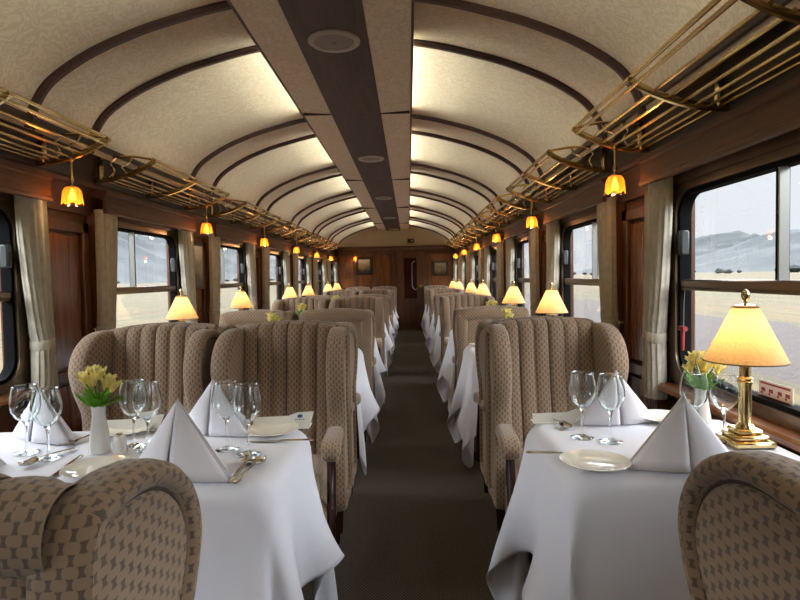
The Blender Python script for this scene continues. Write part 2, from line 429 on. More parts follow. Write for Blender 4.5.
# panelling between the windows, pelmets, cornice
tn = 1
def trim(m, mat, smooth=True):
    global tn
    o = m.build('trim_%d' % tn, mat, smooth=smooth); tn += 1; return struct(o)
for s, xw in ((1, XR), (-1, XL)):
    for k in range(-4, 7):
        yc = win(k, s)+BAY/2
        if yc > YE: continue
        a, b = yc-.22, yc+.22
        m = MB(); z0, z1 = .30, 1.56
        x = xw-s*.012
        for (y1, y2, za, zb) in ((a, a+.06, z0, z1), (b-.06, b, z0, z1), (a, b, z1-.06, z1), (a, b, z0, z0+.06), (a, b, .74, .80)):
            m.box((x, (y1+y2)/2, (za+zb)/2), (.03, y2-y1, zb-za), .006)
        trim(m, M['wall_wood'])
        m = MB()
        for (y1, y2, za, zb) in ((a+.072, b-.072, .81, z1-.072), (a+.072, b-.072, z0+.072, .728)):
            m.box((xw-s*.004, (y1+y2)/2, (za+zb)/2), (.016, y2-y1, zb-za), .006)
        trim(m, M['panel_wood'])
        m = MB()
        for y in (a-.045, b+.045): m.box((xw-s*.03, y, .95), (.06, .055, 1.34), .01)
        trim(m, M['wall_wood'])
    for k in range(-4, 7):
        m = MB(); a, b = win(k, s)-.66, win(k, s)+.655
        prof = [(0, 1.735), (-s*.125, 1.735), (-s*.125, 1.715), (-s*.115, 1.71), (-s*.115, 1.635), (-s*.122, 1.63), (-s*.122, 1.615), (-s*.10, 1.612), (-s*.10, 1.70), (0, 1.70)]
        m.prism([(xw+p[0], p[1]) for p in prof], a, min(b, YE)); trim(m, M['beam_wood'])
    # cornice and the dark band that carries the racks
    m = MB(); prof = [(0, 1.60), (-.035, 1.60), (-.035, 1.70), (-.045, 1.74), (-.06, 1.745), (-.06, 1.765), (-.035, 1.772), (-.03, 1.785), (0, 1.785)]
    m.prism([(xw+s*p[0], p[1]) for p in prof], Y0, YE); trim(m, M['beam_wood'])
    m = MB(); prof = [(0, 1.78), (-.025, 1.785), (-.04, 1.86), (-.06, 1.925), (-.15, 1.93), (-.155, 1.955), (-.09, 1.97), (.05, 1.95), (.05, 1.78)]
    m.prism([(xw+s*p[0], p[1]) for p in prof], Y0, YE); trim(m, M['dark_wood'])

# vaulted ceiling
half = [(1.305, 1.90), (1.297, 1.945), (1.272, 2.01), (1.20, 2.105), (1.045, 2.207), (.86, 2.288), (.69, 2.342), (.41, 2.408), (0, 2.45)]
hs = smooth_open([(p[0], p[1], 0) for p in half], 5)
vault = [(p.x, p.y) for p in hs]; vault = vault+[(-x, z) for x, z in vault[::-1][1:]]
m = MB(); ys = list(np.linspace(Y0, YE, 60))
m.grid([[(XC+x, y, z) for x, z in vault] for y in ys]); ro = m.build('ceiling', M['damask'], fix=False); struct(ro)
m = MB(); m.grid([[(XC+x*1.02, y, z+.09) for x, z in vault] for y in (Y0-.1, YE+.1)]); struct(m.build('roof', M['dark_wood'], fix=False))
def rib(y):
    m = MB(); n = len(vault); rows = []
    for i, (x, z) in enumerate(vault):
        t = Vector(vault[min(i+1, n-1)])-Vector(vault[max(i-1, 0)]); nn = Vector((-t.y, t.x)).normalized()
        if nn.y > 0: nn = -nn
        if nn.y == 0: nn = Vector((-math.copysign(1, x), 0))
        row = []
        for dy, dn in ((-.027, 0), (-.027, .010), (-.017, .014), (-.011, .022), (.011, .022), (.017, .014), (.027, .010), (.027, 0)):
            row.append((XC+x+nn.x*dn, y+dy, z+nn.y*dn))
        rows.append(row)
    m.grid(rows); return trim(m, M['rib_wood'])
for k in range(-5, 7):
    for d in (-.225, .225):
        y = pil(k)+.03+d*1.04
        if Y0 < y < YE-.05: rib(y)

# dropped centre panel in lengths, with cove tubes above its edges
SEAM = 2.61
y = 3.87-5*SEAM; pi = 0
while y < YE:
    a, b = max(y, Y0), min(y+SEAM, YE-.02)
    if b-a > .1:
        m = MB()
        for s in (-1, 1):
            m.prism([(XC-.02+s*.357, 2.335), (XC-.02+s*.16, 2.322), (XC-.02+s*.16, 2.345), (XC-.02+s*.357, 2.357)], a+.004, b-.004)
        e = struct(m.build('ceiling_panel', M['panel_damask']))
        m = MB().prism([(XC-.02-.162, 2.315), (XC-.02+.162, 2.315), (XC-.02+.162, 2.345), (XC-.02-.162, 2.345)], a+.002, b-.002)
        struct(m.build('ceiling_strip', M['strip_wood']))
        m = MB()
        for s in (-1, 1): m.box((XC-.02+s*.362, (a+b)/2, 2.347), (.012, b-a-.004, .03))
        trim(m, M['rib_wood'])
    y += SEAM
m = MB()
yy = 3.87-5*SEAM
while yy < YE:
    m.box((XC-.02, yy, 2.333), (.70, .012, .03)); yy += SEAM
trim(m, M['rib_wood'])

# end walls
m = MB(); m.box((XC, Y0-.05, 1.25), (3.1, .08, 2.5)); struct(m.build('wall_back', M['wall_wood'], smooth=False))
poly = [(XC-1.6, 0), (XC+1.6, 0), (XC+1.6, 1.93), (XC-1.6, 1.93)]
m = MB().prism(poly, YE, YE+.08); struct(m.build('wall_end', M['end_wood'], smooth=False))
m = MB().prism([(XC+x*1.03, z+.03) for x, z in vault]+[(XC-1.31, 1.93), (XC+1.31, 1.93)][:0], YE+.005, YE+.06); struct(m.build('wall_lunette', M['lunette'], smooth=False))
m = MB(); m.box((XC, YE-.02, 1.90), (2.72, .05, .075), .012); m.box((XC, YE-.03, 1.945), (2.72, .07, .02), .006); trim(m, M['end_wood'])
m = MB()
for (x0, x1, z0, z1) in ((-1.60, -1.24, .88, 1.79), (-1.19, -.80, .88, 1.79), (-.75, -.40, .88, 1.79), (-1.60, -1.24, .12, .80), (-1.19, -.80, .12, .80), (-.75, -.40, .12, .80), (.50, 1.02, .88, 1.79), (.50, 1.02, .12, .80)):
    m.box(((x0+x1)/2, YE-.006, (z0+z1)/2), (x1-x0-.05, .016, z1-z0-.05), .006)
trim(m, M['panel_wood'])
DX = 0.055  # door centre
m = MB()
for (x0, x1, z0, z1) in ((-1.68, -1.60, 0, 1.86), (-1.24, -1.19, 0, 1.86), (-.80, -.75, 0, 1.86), (-.40, -.30, 0, 1.86), (.40, .50, 0, 1.86), (1.02, 1.08, 0, 1.86),
                         (-1.68, -.3, 1.55+.24, 1.86), (-1.68, -.3, .80, .88), (.42, 1.08, 1.79, 1.86), (.42, 1.08, .80, .88), (-1.68, -.3, 0, .12), (.42, 1.08, 0, .12)):
    m.box(((x0+x1)/2, YE-.014, (z0+z1)/2), (x1-x0, .03, z1-z0), .006)
trim(m, M['end_wood'])
e = bpy.data.objects.new('door_1', None); COL.objects.link(e); e.location = (DX, YE-.012, 0); struct(e)
m = MB()
for (x0, x1, z0, z1) in ((-.33, -.155, .02, 1.84), (.135, .33, .02, 1.84), (-.155, .135, 1.68, 1.84), (-.155, .135, .02, .14), (-.155, .135, .60, .74)):
    m.box(((x0+x1)/2, 0, (z0+z1)/2), (x1-x0, .036, z1-z0), .004)
m.box((0, .008, .37), (.29, .012, .46), .004)
m.build('leaf', M['end_wood'], e)
MB().box((-.01, .006, 1.21), (.29, .012, .94)).build('pane', M['door_glass'], e)
pts = [(.10, -.02, 1.60), (.05, -.03, 1.58), (.03, -.035, 1.50), (.028, -.035, 1.10), (.04, -.035, 1.00), (.09, -.03, .95), (.13, -.02, .96)]
MB().tube(smooth_open(pts, 4), .010).build('grab_rail', M['steel'], e)
m = MB().box((.24, -.025, 1.02), (.10, .012, .06), .004); m.tube([(.22, -.03, 1.02), (.22, -.06, 1.02), (.28, -.065, 1.02)], .009); m.build('handle', M['brass'], e)
m = MB().box((DX, YE-.09, .012), (.72, .12, .024), .006); trim(m, M['brass'])

for lab, (x0, x1, z0, z1) in (('small landscape print in dark frame beside the hanging lamp on the end wall', (-1.18, -.86, 1.33, 1.69)), ('small landscape print in dark frame on narrow panel beyond the door handle', (.58, .90, 1.28, 1.58))):
    tt = thing('framed_picture', lab, 'picture', ((x0+x1)/2, YE-.03, (z0+z1)/2), 0, 'framed prints on the end wall')
    w, h = (x1-x0)/2, (z1-z0)/2; m = MB()
    for c, d in (((-w, 0, 0), (.05, .03, 2*h+.05)), ((w, 0, 0), (.05, .03, 2*h+.05)), ((0, 0, h), (2*w, .03, .05)), ((0, 0, -h), (2*w, .03, .05))): m.box(c, d, .006)
    m.build('frame', M['pic_frame'], tt); MB().box((0, .008, 0), (2*w-.04, .008, 2*h-.04)).build('print', M['print'], tt)
tt = thing('framed_picture', 'small framed picture on the two-seat side wall behind the second pendant', 'picture', (XL+.045, win(1, -1)+BAY/2-.02, 1.36), -PI/2)
w, h = .10, .17; m = MB()
for c, d in (((-w, 0, 0), (.03, .02, 2*h+.03)), ((w, 0, 0), (.03, .02, 2*h+.03)), ((0, 0, h), (2*w, .02, .03)), ((0, 0, -h), (2*w, .02, .03))): m.box(c, d, .005)
m.build('frame', M['pic_frame'], tt); MB().box((0, .006, 0), (2*w-.02, .006, 2*h-.02)).build('print', M['print'], tt)

tt = thing('camera_box', 'small black box mounted on the cream arch above the end door', 'camera', (.065, YE-.045, 2.07))
MB().box((0, 0, 0), (.15, .09, .09), .012).build('housing', M['black'], tt); MB().lathe([(.022, 0), (.022, .012), (.012, .016), (0, .016)], 14).build('lens', M['steel'], tt)
tt.children[1].rotation_euler = (PI/2, 0, 0); tt.children[1].location = (.03, -.045, 0)

# ------------------------------------------------------------------ round ceiling fittings on the dark strip
proto = None
for i, y in enumerate((2.66, 5.27, 7.88, 10.49, 13.0)):
    lab = 'round white ceiling fitting on the dark strip, %s one from the viewer' % ORD[i]
    loc = (XC-.012, y, 2.315)
    if proto is None:
        proto = tt = thing('ceiling_speaker', lab, 'ceiling speaker', loc, 0, 'round fittings on the ceiling strip')
        MB().lathe([(.118, 0), (.118, -.008), (.108, -.016), (.092, -.012), (.088, -.004), (.088, 0)], 40).build('rim', M['white_plastic'], tt)
        m = MB().lathe([(.09, -.004), (.06, -.010), (.03, -.013), (0, -.014)], 32); m.lathe([(.01, -.012), (.008, -.018), (0, -.019)], 12); m.build('grille', M['grille'], tt)
        note(tt)
    else: copy_tree(proto, lab, loc)

# ------------------------------------------------------------------ luggage racks
SIDE = {1: 'single-seat side', -1: 'two-seat side'}
def rack_proto():
    # local: x = 0 at the wall, projecting towards -x ; y from -1.32 to 0 ; z absolute
    tt = thing('luggage_rack', '', 'luggage rack')
    def arm(y, full):
        lo = smooth_open([(.0, y, 1.800), (-.08, y, 1.802), (-.16, y, 1.815), (-.24, y, 1.84), (-.31, y, 1.872), (-.352, y, 1.898)], 4)
        m = MB().tube(lo, .0085, 8, flat=1.7)
        m.tube([(-.352, y-.012, 1.900), (-.352, y+.012, 1.900)], .013, 10)
        if full:
            m.box((-.052, y, 1.862), (.022, .035, .125), .006)
            m.tube(smooth_open([(-.05, y, 1.922), (-.13, y, 1.922), (-.24, y, 1.925), (-.352, y, 1.905)], 4), .007, 8)
            m.tube(smooth_open([(-.10, y, 1.81), (-.13, y, 1.85), (-.11, y, 1.89), (-.15, y, 1.925)], 4), .005, 6)
            m.tube(smooth_open([(-.20, y, 1.83), (-.17, y, 1.87), (-.21, y, 1.89), (-.23, y, 1.925)], 4), .005, 6)
        else:
            m.box((-.050, y, 1.855), (.022, .03, .11), .006)
        return m.build('bracket', M['brass'], tt)
    arm(-1.30, True); arm(-.67, False); arm(-.01, True)
    m = MB().tube([(-.352, -1.32, 1.905), (-.352, .01, 1.905)], .0085, 10); m.build('front_rail', M['brass'], tt)
    m = MB().tube([(-.340, -1.31, 1.880), (-.340, 0, 1.880)], .0075, 10); m.build('front_rail', M['brass'], tt)
    for x, z in ((-.268, 1.862), (-.215, 1.842), (-.165, 1.826), (-.118, 1.816), (-.074, 1.812), (-.034, 1.810)):
        MB().tube([(x, -1.31, z), (x, 0, z)], .0062, 8).build('rod', M['brass'], tt)
    note(tt); return tt
rp = rack_proto(); first = True
for s in (1, -1):
    for k in range(-1, 6):
        lab = 'brass rail luggage rack on the %s, %s from the viewer' % (SIDE[s], ORD[k+1] if s else '')
        if k == -1: continue
        lab = 'brass rail luggage rack high on the %s wall, %s along from the viewer' % (SIDE[s], ORD[k])
        loc = (XR-.01 if s > 0 else XL+.01, pil(k)+.01, 0)
        if first: rp.location = loc; rp['label'] = lab; rp['group'] = 'brass luggage racks'; first = False
        else: copy_tree(rp, lab, loc, group='brass luggage racks', scale=(s, 1, 1))

# ------------------------------------------------------------------ pendants
def point(name, loc, power, col, r=.03):
    l = bpy.data.lights.new(name, 'POINT'); l.energy = power; l.color = col; l.shadow_soft_size = r
    o = bpy.data.objects.new(name, l); COL.objects.link(o); o.location = loc; return o
PEND_W, LAMP_W, COVE_W = .42, .25, 4.3
def pendant_proto():
    tt = thing('pendant_lamp', '', 'pendant lamp', (0, 0, 0), 0, 'amber pendant lamps')
    m = MB().lathe([(0, .165), (.012, .16), (.012, .15), (.006, .145), (.006, .075), (.010, .07), (.010, .055), (.006, .05), (.006, .04), (.018, .036), (.022, .02), (.0, .018)], 14)
    m.build('stem', M['brass'], tt)
    prof = [(.014, .032), (.028, .026), (.037, .012), (.041, -.006), (.043, -.028), (.046, -.046)]
    n = 36; rows = []
    for r, z in prof:
        w = max(0, (-z-.02)/.026)
        rows.append([(r*(1+.03*math.cos(12*2*PI*k/n))*math.cos(2*PI*k/n), r*(1+.03*math.cos(12*2*PI*k/n))*math.sin(2*PI*k/n), z-.010*w*abs(math.sin(3*2*PI*k/n))) for k in range(n)])
    MB().grid(rows, True).build('glass_shade', M['amber'], tt)
    MB().lathe([(0, -.034), (.010, -.03), (.014, -.018), (.010, -.004), (.006, .012), (0, .018)], 14).build('bulb', M['bulb'], tt)
    note(tt); return tt
pp = pendant_proto(); first = True
PX = {1: .95, -1: -1.55}
for s in (1, -1):
    for k in range(0, 6):
        lab = 'lit amber glass pendant hanging from the rack on the %s, %s from the viewer' % (SIDE[s], ORD[k])
        loc = (PX[s], pil(k), 1.655)
        if first: pp.location = loc; pp['label'] = lab; first = False
        else: copy_tree(pp, lab, loc)
        point('pendant_light', (PX[s], pil(k), 1.588), PEND_W, (1, .62, .28), .02)
tt = copy_tree(pp, 'lit amber glass lamp hanging on the end wall beside a landscape print', (-1.22, YE-.09, 1.70)); tt['group'] = 'end wall lamp'
MB().tube([(0, .085, .15), (0, 0, .165)], .006).build('wall_arm', M['brass'], tt)
point('pendant_light', (-1.22, YE-.11, 1.635), PEND_W*.6, (1, .62, .28), .02)

# cove tubes above the edges of the dropped panel
for k in range(-4, 7):
    for s in (-1, 1):
        y = 2.58+BAY*(k-.5)
        if not Y0+.5 < y < YE-.4: continue
        l = bpy.data.lights.new('cove_light', 'AREA'); l.energy = COVE_W; l.color = (.90, 1.0, .90); l.spread = math.radians(95); l.shape = 'RECTANGLE'; l.size = .05; l.size_y = 1.15
        o = bpy.data.objects.new('cove_light', l); COL.objects.link(o); o.location = (XC-.02+s*.25, y, 2.392)
        o.rotation_euler = (0, 0, 0)
        d = Vector((s*1.0, 0, -.42)).normalized(); o.rotation_euler = d.to_track_quat('-Z', 'X').to_euler()

# ------------------------------------------------------------------ curtains
def curtain_proto(pull, name='curtain'):
    """local: x = 0 at cloth plane, y across (pulled towards +pull), z absolute"""
    tt = thing('curtain', '', 'curtain')
    rows = []; n = 120
    rng = random.Random(3)
    ph = [rng.random()*6.28 for _ in range(4)]
    for i in range(40):
        z = 1.635-(1.635-.70)*i/39; t = (1.635-z)/(1.635-.97)
        if t < 1: w = .088-.040*t**1.6; off = pull*.045*t**1.5
        else:
            q = (z-.97)/(.70-.97); w = .048+.016*q; off = pull*.045
        if abs(z-.97) < .03: w = .045
        row = []
        amp = .020 if t > .1 else .020
        for k in range(n):
            a = 2*PI*k/n; cy = math.copysign(abs(math.cos(a))**.8, math.cos(a)); cx = math.sin(a)
            f = 1+.24*math.sin(13*a+ph[0]+.4*t)+.12*math.sin(21*a+ph[1])
            row.append((cx*(.034 if t < .9 else .036)*f, off+cy*w*(1+.05*math.sin(7*a+ph[2])), z))
        rows.append(row)
    m = MB().grid(rows, True); m.add(rows[0], [tuple(range(n))]); m.add(rows[-1], [tuple(range(n))]); m.build('drape', M['curtain'], tt, angle=80)
    rows = []
    for z in (.992, .985, .955, .948):
        e = .003 if z in (.992, .948) else .007
        rows.append([((.036+e)*1.14*math.sin(2*PI*k/28), pull*.045+(.047+e)*math.cos(2*PI*k/28), z+.012*math.cos(2*PI*k/28)*pull) for k in range(28)])
    MB().grid(rows, True).build('tieback', M['curtain'], tt)
    MB().lathe([(.0, 0), (.006, .002), (.006, .02), (.013, .026), (.013, .036), (0, .042)], 12).build('tieback_knob', M['brass'], tt)
    kn = tt.children[2]; kn.rotation_euler = (0, -PI/2, 0); kn.location = (.05, pull*.115, .985)
    note(tt); return tt
cpa = curtain_proto(1); cpb = curtain_proto(-1); fa = fb = True
for s, xw in ((1, XR), (-1, XL)):
    for k in range(0, 7):
        for j, (pr, dy) in enumerate(((cpb, -.575), (cpa, .575))):
            if k == 0 and j == 0: continue
            y = win(k, s)+dy
            if y > YE-.08: continue
            n = ORD[k]
            lab = 'tied grey-beige curtain at the %s edge of the %s window, %s' % ('far' if j else 'near', n, SIDE[s])
            loc = (xw-s*.068, y, 0)
            if pr is cpa and fa or pr is cpb and fb:
                pr.location = loc; pr['label'] = lab; pr['group'] = 'tied window curtains'; pr.scale = (s, 1, 1)
                if pr is cpa: fa = False
                else: fb = False
            else: copy_tree(pr, lab, loc, group='tied window curtains', scale=(s, 1, 1))

# ------------------------------------------------------------------ wing chair (origin on floor at the back, facing +y)
def chair_proto():
    tt = thing('wing_chair', '', 'chair')
    # backrest: fluted inside, rolled top, plain outside
    prof = [(.24, .40), (.205, .50), (.175, .62), (.15, .74), (.132, .86), (.122, .94), (.112, .985), (.095, 1.012), (.070, 1.024), (.044, 1.024), (.020, 1.012),
            (.006, .992), (.002, .965), (.008, .940), (.019, .927), (.016, .915), (.014, .80), (.014, .60), (.016, .40), (.02, .22), (.06, .22)]
    pf = smooth_open([(a, b, 0) for a, b in prof], 3)
    nu = 109; rows = []
    for q, p in enumerate(pf):
        front = max(0, min(1, 1-(q-24)/9)) if q > 24 else 1
        row = []
        for k in range(nu):
            u = -.228+.456*k/(nu-1)
            fl = 0
            if abs(u) <= .2101:
                c = ((u+.21)/.07) % 1.0; fl = .019*(abs(math.sin(PI*c))**.5)-.010
            arch = .016*(1-(u/.228)**2)*max(0, min(1, (p.y-.60)/.4))
            tilt = .05*(u/.245)**2*max(0, min(1, (p.y-.5)/.3)) if q < 24 else 0
            row.append((u, p.x+fl*front+.0*tilt, p.y+arch+fl*.12*(1 if 15 < q < 30 else 0)))
        rows.append(row)
    MB().grid(rows).build('backrest', M['fabric'], tt, angle=60, uv=True)
    br = tt.children[-1] if False else [c for c in COL.objects if c.parent == tt][-1]
    m = MB()
    for q in range(-2, 3):
        m.tube([(q*.07, p.x-.0085, p.y+.016*(1-(q*.07/.228)**2)*max(0, min(1, (p.y-.60)/.4))) for p in pf[:26]], .0035, 5)
    m.build('seam', M['pipe'], br)
    # wings
    ol = [(.012, .24), (.010, .50), (.006, .75), (.004, .93), (.03, 1.005), (.085, 1.020), (.155, 1.022), (.225, 1.006), (.285, .967), (.322, .910), (.330, .85), (.312, .775), (.282, .71), (.262, .65), (.262, .56), (.27, .40), (.26, .24), (.13, .235)]
    sm = smooth_closed([(a, b, 0) for a, b in ol], 4)
    cx, cz = .15, .72
    for s in (-1, 1):
        spec = [(0.0, .040), (.45, .040), (.76, .040), (.795, .030), (.82, .046), (.87, .056), (.93, .056), (.98, .044), (1.0, .022), (1.0, -.004), (.97, -.022), (.90, -.030), (.75, -.030), (.4, -.030), (0.0, -.030)]
        m = MB(); rows = []
        for sc, x in spec:
            row = []
            for p in sm:
                # inset along both axes by an absolute amount near the rim
                ins = 1-sc; dy, dz = p.x-cx, p.y-cz; L = math.hypot(dy, dz)
                if sc > .7: f = max(0.02, (L-ins*.21)/L)
                else: f = sc*(max(.02, (L-.24*.21)/L)/.76)
                y, z = cx+dy*f, cz+dz*f
                flare = .014*max(0, y/.33)*max(0, min(1, (z-.55)/.3))
                row.append((s*(.226+x*.95+flare), y, z))
            rows.append(row)
        m.grid(rows, True); w = m.build('wing', M['fabric'], tt, angle=50, uv=True)
        ul = w.data.uv_layers[0]
        for p in w.data.polygons:
            if abs(p.normal.x) >= max(abs(p.normal.y)*1.15, abs(p.normal.z)):
                for li in p.loop_indices: ul.data[li].uv.x *= .6
        # piping line between border roll and panel
        pts = []
        for p in sm:
            dy, dz = p.x-cx, p.y-cz; L = math.hypot(dy, dz); f = (L-.205*.21)/L; y, z = cx+dy*f, cz+dz*f
            flare = .014*max(0, y/.33)*max(0, min(1, (z-.55)/.3)); pts.append((s*(.226+.033*.95+flare), y, z))
        MB().tube(pts+[pts[0]], .004, 6, cap=False).build('piping', M['pipe'], w)
    # seat base and cushion
    m = MB().box((0, .315, .285), (.47, .55, .17), .025); m.build('seat_base', M['fabric'], tt, angle=60, uv=True)
    rows = []
    for z, e in ((.372, .03), (.376, .008), (.395, 0), (.44, 0), (.462, .012), (.474, .05), (.478, .12)):
        rows.append([(x, .375+y, z) for x, y in rrect(.205-e, .235-e, max(.02, .05-e*.3), 4)])
    m = MB().grid(rows, True); m.add(rows[-1], [tuple(range(len(rows[-1])))]); m.add(rows[0], [tuple(range(len(rows[0])))]); m.build('seat', M['fabric'], tt, angle=60, uv=True)
    for s in (-1, 1):
        rows = []
        for y, zc, ex, ez in ((.15, .575, .034, .028), (.22, .578, .036, .030), (.32, .582, .038, .030), (.42, .580, .040, .030), (.47, .572, .041, .031), (.495, .560, .038, .030), (.503, .553, .028, .020)):
            row = []
            for k in range(20):
                a = 2*PI*k/20; c_, s_ = math.cos(a), math.sin(a); pw = .6
                row.append((s*(.236+.012*(y-.15)/.35)+ex*math.copysign(abs(c_)**pw, c_), y, zc+ez*math.copysign(abs(s_)**pw, s_)))
            rows.append(row)
        m = MB().grid(rows, True); m.add(rows[-1], [tuple(range(20))]); m.add(rows[0], [tuple(range(20))]); m.build('armrest', M['fabric'], tt, angle=60, uv=True)
        pts = smooth_open([(s*.246, .455, .555), (s*.247, .462, .48), (s*.249, .49, .40), (s*.250, .515, .32), (s*.250, .53, .22)], 4)
        MB().tube(pts, .019, 10).build('arm_post', M['leg_wood'], tt)
    for s in (-1, 1):
        MB().tube([(s*.203, .55, .215), (s*.203, .55, .18), (s*.203, .555, .01), (s*.203, .555, 0)], [.027, .026, .017, .016], 4, flat=1).build('leg', M['leg_wood'], tt)
        MB().tube([(s*.203, .075, .24), (s*.203, .07, .18), (s*.203, .05, .01), (s*.203, .05, 0)], [.027, .026, .018, .017], 4).build('leg', M['leg_wood'], tt)
    note(tt); return tt
CP = chair_proto(); cfirst = True
COLX = {'one': .622, 'aisle': -.552, 'wall': -1.15}
COLN = {'one': 'single seat beside the aisle', 'aisle': 'two-seat side, aisle seat', 'wall': 'two-seat side, window seat'}
def put_chair(x, y, rz, label, group, sc=(.955, 1, 1)):
    global cfirst
    if cfirst:
        CP.location = (x, y, 0); CP.rotation_euler = (0, 0, rz); CP['label'] = label; CP['group'] = group; CP.scale = sc; cfirst = False; return CP
    return copy_tree(CP, label, (x, y, 0), rz, group, sc)
SN = {'one': 'single-seat side', 'aisle': 'two-seat side, aisle seat', 'wall': 'two-seat side, window seat'}
def cl(kind, col, t):
    return 'tan wing chair %s the viewer, %s table, %s' % (kind, ORD[t], SN[col])
G1, G2 = 'wing chairs facing the viewer', 'wing chairs facing away from the viewer'
for col, x in COLX.items():
    # at the first table, backs to the camera
    if col != 'wall':
        put_chair(.712 if col == 'one' else -.628, .62, 0, cl('facing away from', col, 0), G2, (.955, 1, .972))
    for (t, y) in ((0, 2.71), (2, 6.29), (4, 9.87), (6, 13.40)):      # facing the viewer
        put_chair(x, y, PI, cl('facing', col, t), G1)
    for (t, y) in ((1, 2.725), (3, 6.305), (5, 9.885)):              # their back-to-back mates
        put_chair(x, y, 0, cl('facing away from', col, t), G2)
    for (t, y) in ((2, 4.285), (4, 7.865), (6, 11.445)):                # single rows facing away
        put_chair(x, y, 0, cl('facing away from', col, t), G2, (.955, 1, .975))

# ------------------------------------------------------------------ tables and draped cloths
TR = (.385, XR-.075); TL = (XL+.075, -.335); TD = .285      # x extents and half depth
def drape(x0, x1, wall, seed, over=.35):
    """cloth over a table top centred at y=0 : a small position-based drape; wall=+1: the +x edge stops at the wall"""
    d = .0255; rng = np.random.RandomState(seed)
    zt = TABLE_Z; a = x0-over if wall > 0 else x0; b = x1 if wall > 0 else x1+over
    nx = int(round((b-a)/d))+1; ny = int(round((2*TD+2*over)/d))+1
    X, Y = np.meshgrid(np.linspace(a, b, nx), np.linspace(-TD-over, TD+over, ny), indexing='ij')
    P = np.stack([X, Y, np.full_like(X, zt)], -1)
    P[..., 2] += rng.rand(nx, ny)*.002
    th = math.radians(rng.uniform(-5, 5)); ctr = np.array([(x0+x1)/2, 0])
    ph = rng.rand(6)*6.28
    out = np.clip(np.maximum(np.abs(Y)-TD, (x0-X) if wall > 0 else (X-x1))/.2, 0, 1)
    P[..., 2] += out*.035*(np.sin(X*26+ph[0])+np.sin(Y*24+ph[1])+.7*np.sin((X+Y)*37+ph[2]))
    fx = int(rng.randint(0, 3))
    P[..., :2] += (rng.rand(nx, ny, 2)-.5)*.002
    dx, dy = (b-a)/(nx-1), (2*TD+2*over)/(ny-1)
    V = np.zeros_like(P); dt = .014
    inx = (X > x0+.03) & (X < x1-.03) & (np.abs(Y) < TD-.03)
    R = .022
    def cons(i0, i1, L, k):
        def f():
            A = P[i0]; B = P[i1]; D = B-A; l = np.sqrt((D*D).sum(-1, keepdims=True))+1e-9
            C = D*((l-L)/l*.5*k); P[i0] = A+C; P[i1] = B-C
        return f
    S = slice; cs = []
    for st in (0, 1):
        n = (nx-1-st+1)//2; cs.append(cons((S(st, st+2*n, 2), S(None)), (S(st+1, st+1+2*n, 2), S(None)), dx, 1.0))
        n = (ny-1-st+1)//2; cs.append(cons((S(None), S(st, st+2*n, 2)), (S(None), S(st+1, st+1+2*n, 2)), dy, 1.0))
    dg = math.hypot(dx, dy)
    def shear():
        for (ia, ja, ib, jb) in ((0, 0, 1, 1), (1, 0, 0, 1)):
            for pi_ in (0, 1):
                for pj in (0, 1):
                    I0 = np.arange(pi_, nx-1, 2); J0 = np.arange(pj, ny-1, 2)
                    if len(I0) == 0 or len(J0) == 0: continue
                    A = np.ix_(I0+ia, J0+ja); B = np.ix_(I0+ib, J0+jb)
                    pa, pb = P[A], P[B]; D = pb-pa; l = np.sqrt((D*D).sum(-1, keepdims=True))+1e-9
                    C = D*((l-dg)/l*.5*.25); P[A] = pa+C; P[B] = pb-C
    def bend():
        for w_ in (3, 6):
            for off in range(0, w_):
                I0 = np.arange(off, nx-w_, 2*w_); 
                for I in (I0, I0+w_):
                    I = I[I+w_ < nx]
                    if len(I):
                        pa, pb = P[I], P[I+w_]; D = pb-pa; l = np.sqrt((D*D).sum(-1, keepdims=True))+1e-9
                        C = D*((l-dx*w_)/l*.5*.22); C = np.where(l < dx*w_, C, 0); P[I] = pa+C; P[I+w_] = pb-C
                J0 = np.arange(off, ny-w_, 2*w_)
                for J in (J0, J0+w_):
                    J = J[J+w_ < ny]
                    if len(J):
                        pa, pb = P[:, J], P[:, J+w_]; D = pb-pa; l = np.sqrt((D*D).sum(-1, keepdims=True))+1e-9
                        C = D*((l-dy*w_)/l*.5*.22); C = np.where(l < dy*w_, C, 0); P[:, J] = pa+C; P[:, J+w_] = pb-C
    def collide():
        x, y, z = P[..., 0], P[..., 1], P[..., 2]
        # rounded box
        qx = np.clip(x, x0+R, x1-R); qy = np.clip(y, -TD+R, TD-R); qz = np.minimum(z, zt-R)
        ex, ey, ez = x-qx, y-qy, z-qz; l = np.sqrt(ex*ex+ey*ey+ez*ez)+1e-9
        hit = (l < R) & (l > 1e-6)
        f = np.where(hit, R/l, 1.0)
        P[..., 0] = qx+ex*f; P[..., 1] = qy+ey*f; P[..., 2] = qz+ez*f
        deep = l <= 1e-6
        P[..., 2] = np.where(deep, zt, P[..., 2])
        P[..., 2] = np.maximum(P[..., 2], .015)
        P[..., 1] = np.clip(P[..., 1], -TD-.15, TD+.085)
        if wall > 0: P[..., 0] = np.minimum(P[..., 0], x1)
        else: P[..., 0] = np.maximum(P[..., 0], x0)
    P0 = P[inx].copy()
    for it in range(170):
        Q = P.copy(); V[..., 2] -= 9.8*dt; V *= .975; P += V*dt
        for q in range(9):
            for c in cs: c()
            if q % 3 == 0: shear(); bend()
            collide()
            P[inx] = P0*1.0
        V = (P-Q)/dt
    P[..., 2] = np.where(inx, zt, P[..., 2])
    m = MB(); m.v = [tuple(p) for p in P.reshape(-1, 3)]
    m.f = [(i*ny+j, (i+1)*ny+j, (i+1)*ny+j+1, i*ny+j+1) for i in range(nx-1) for j in range(ny-1)]
    return m
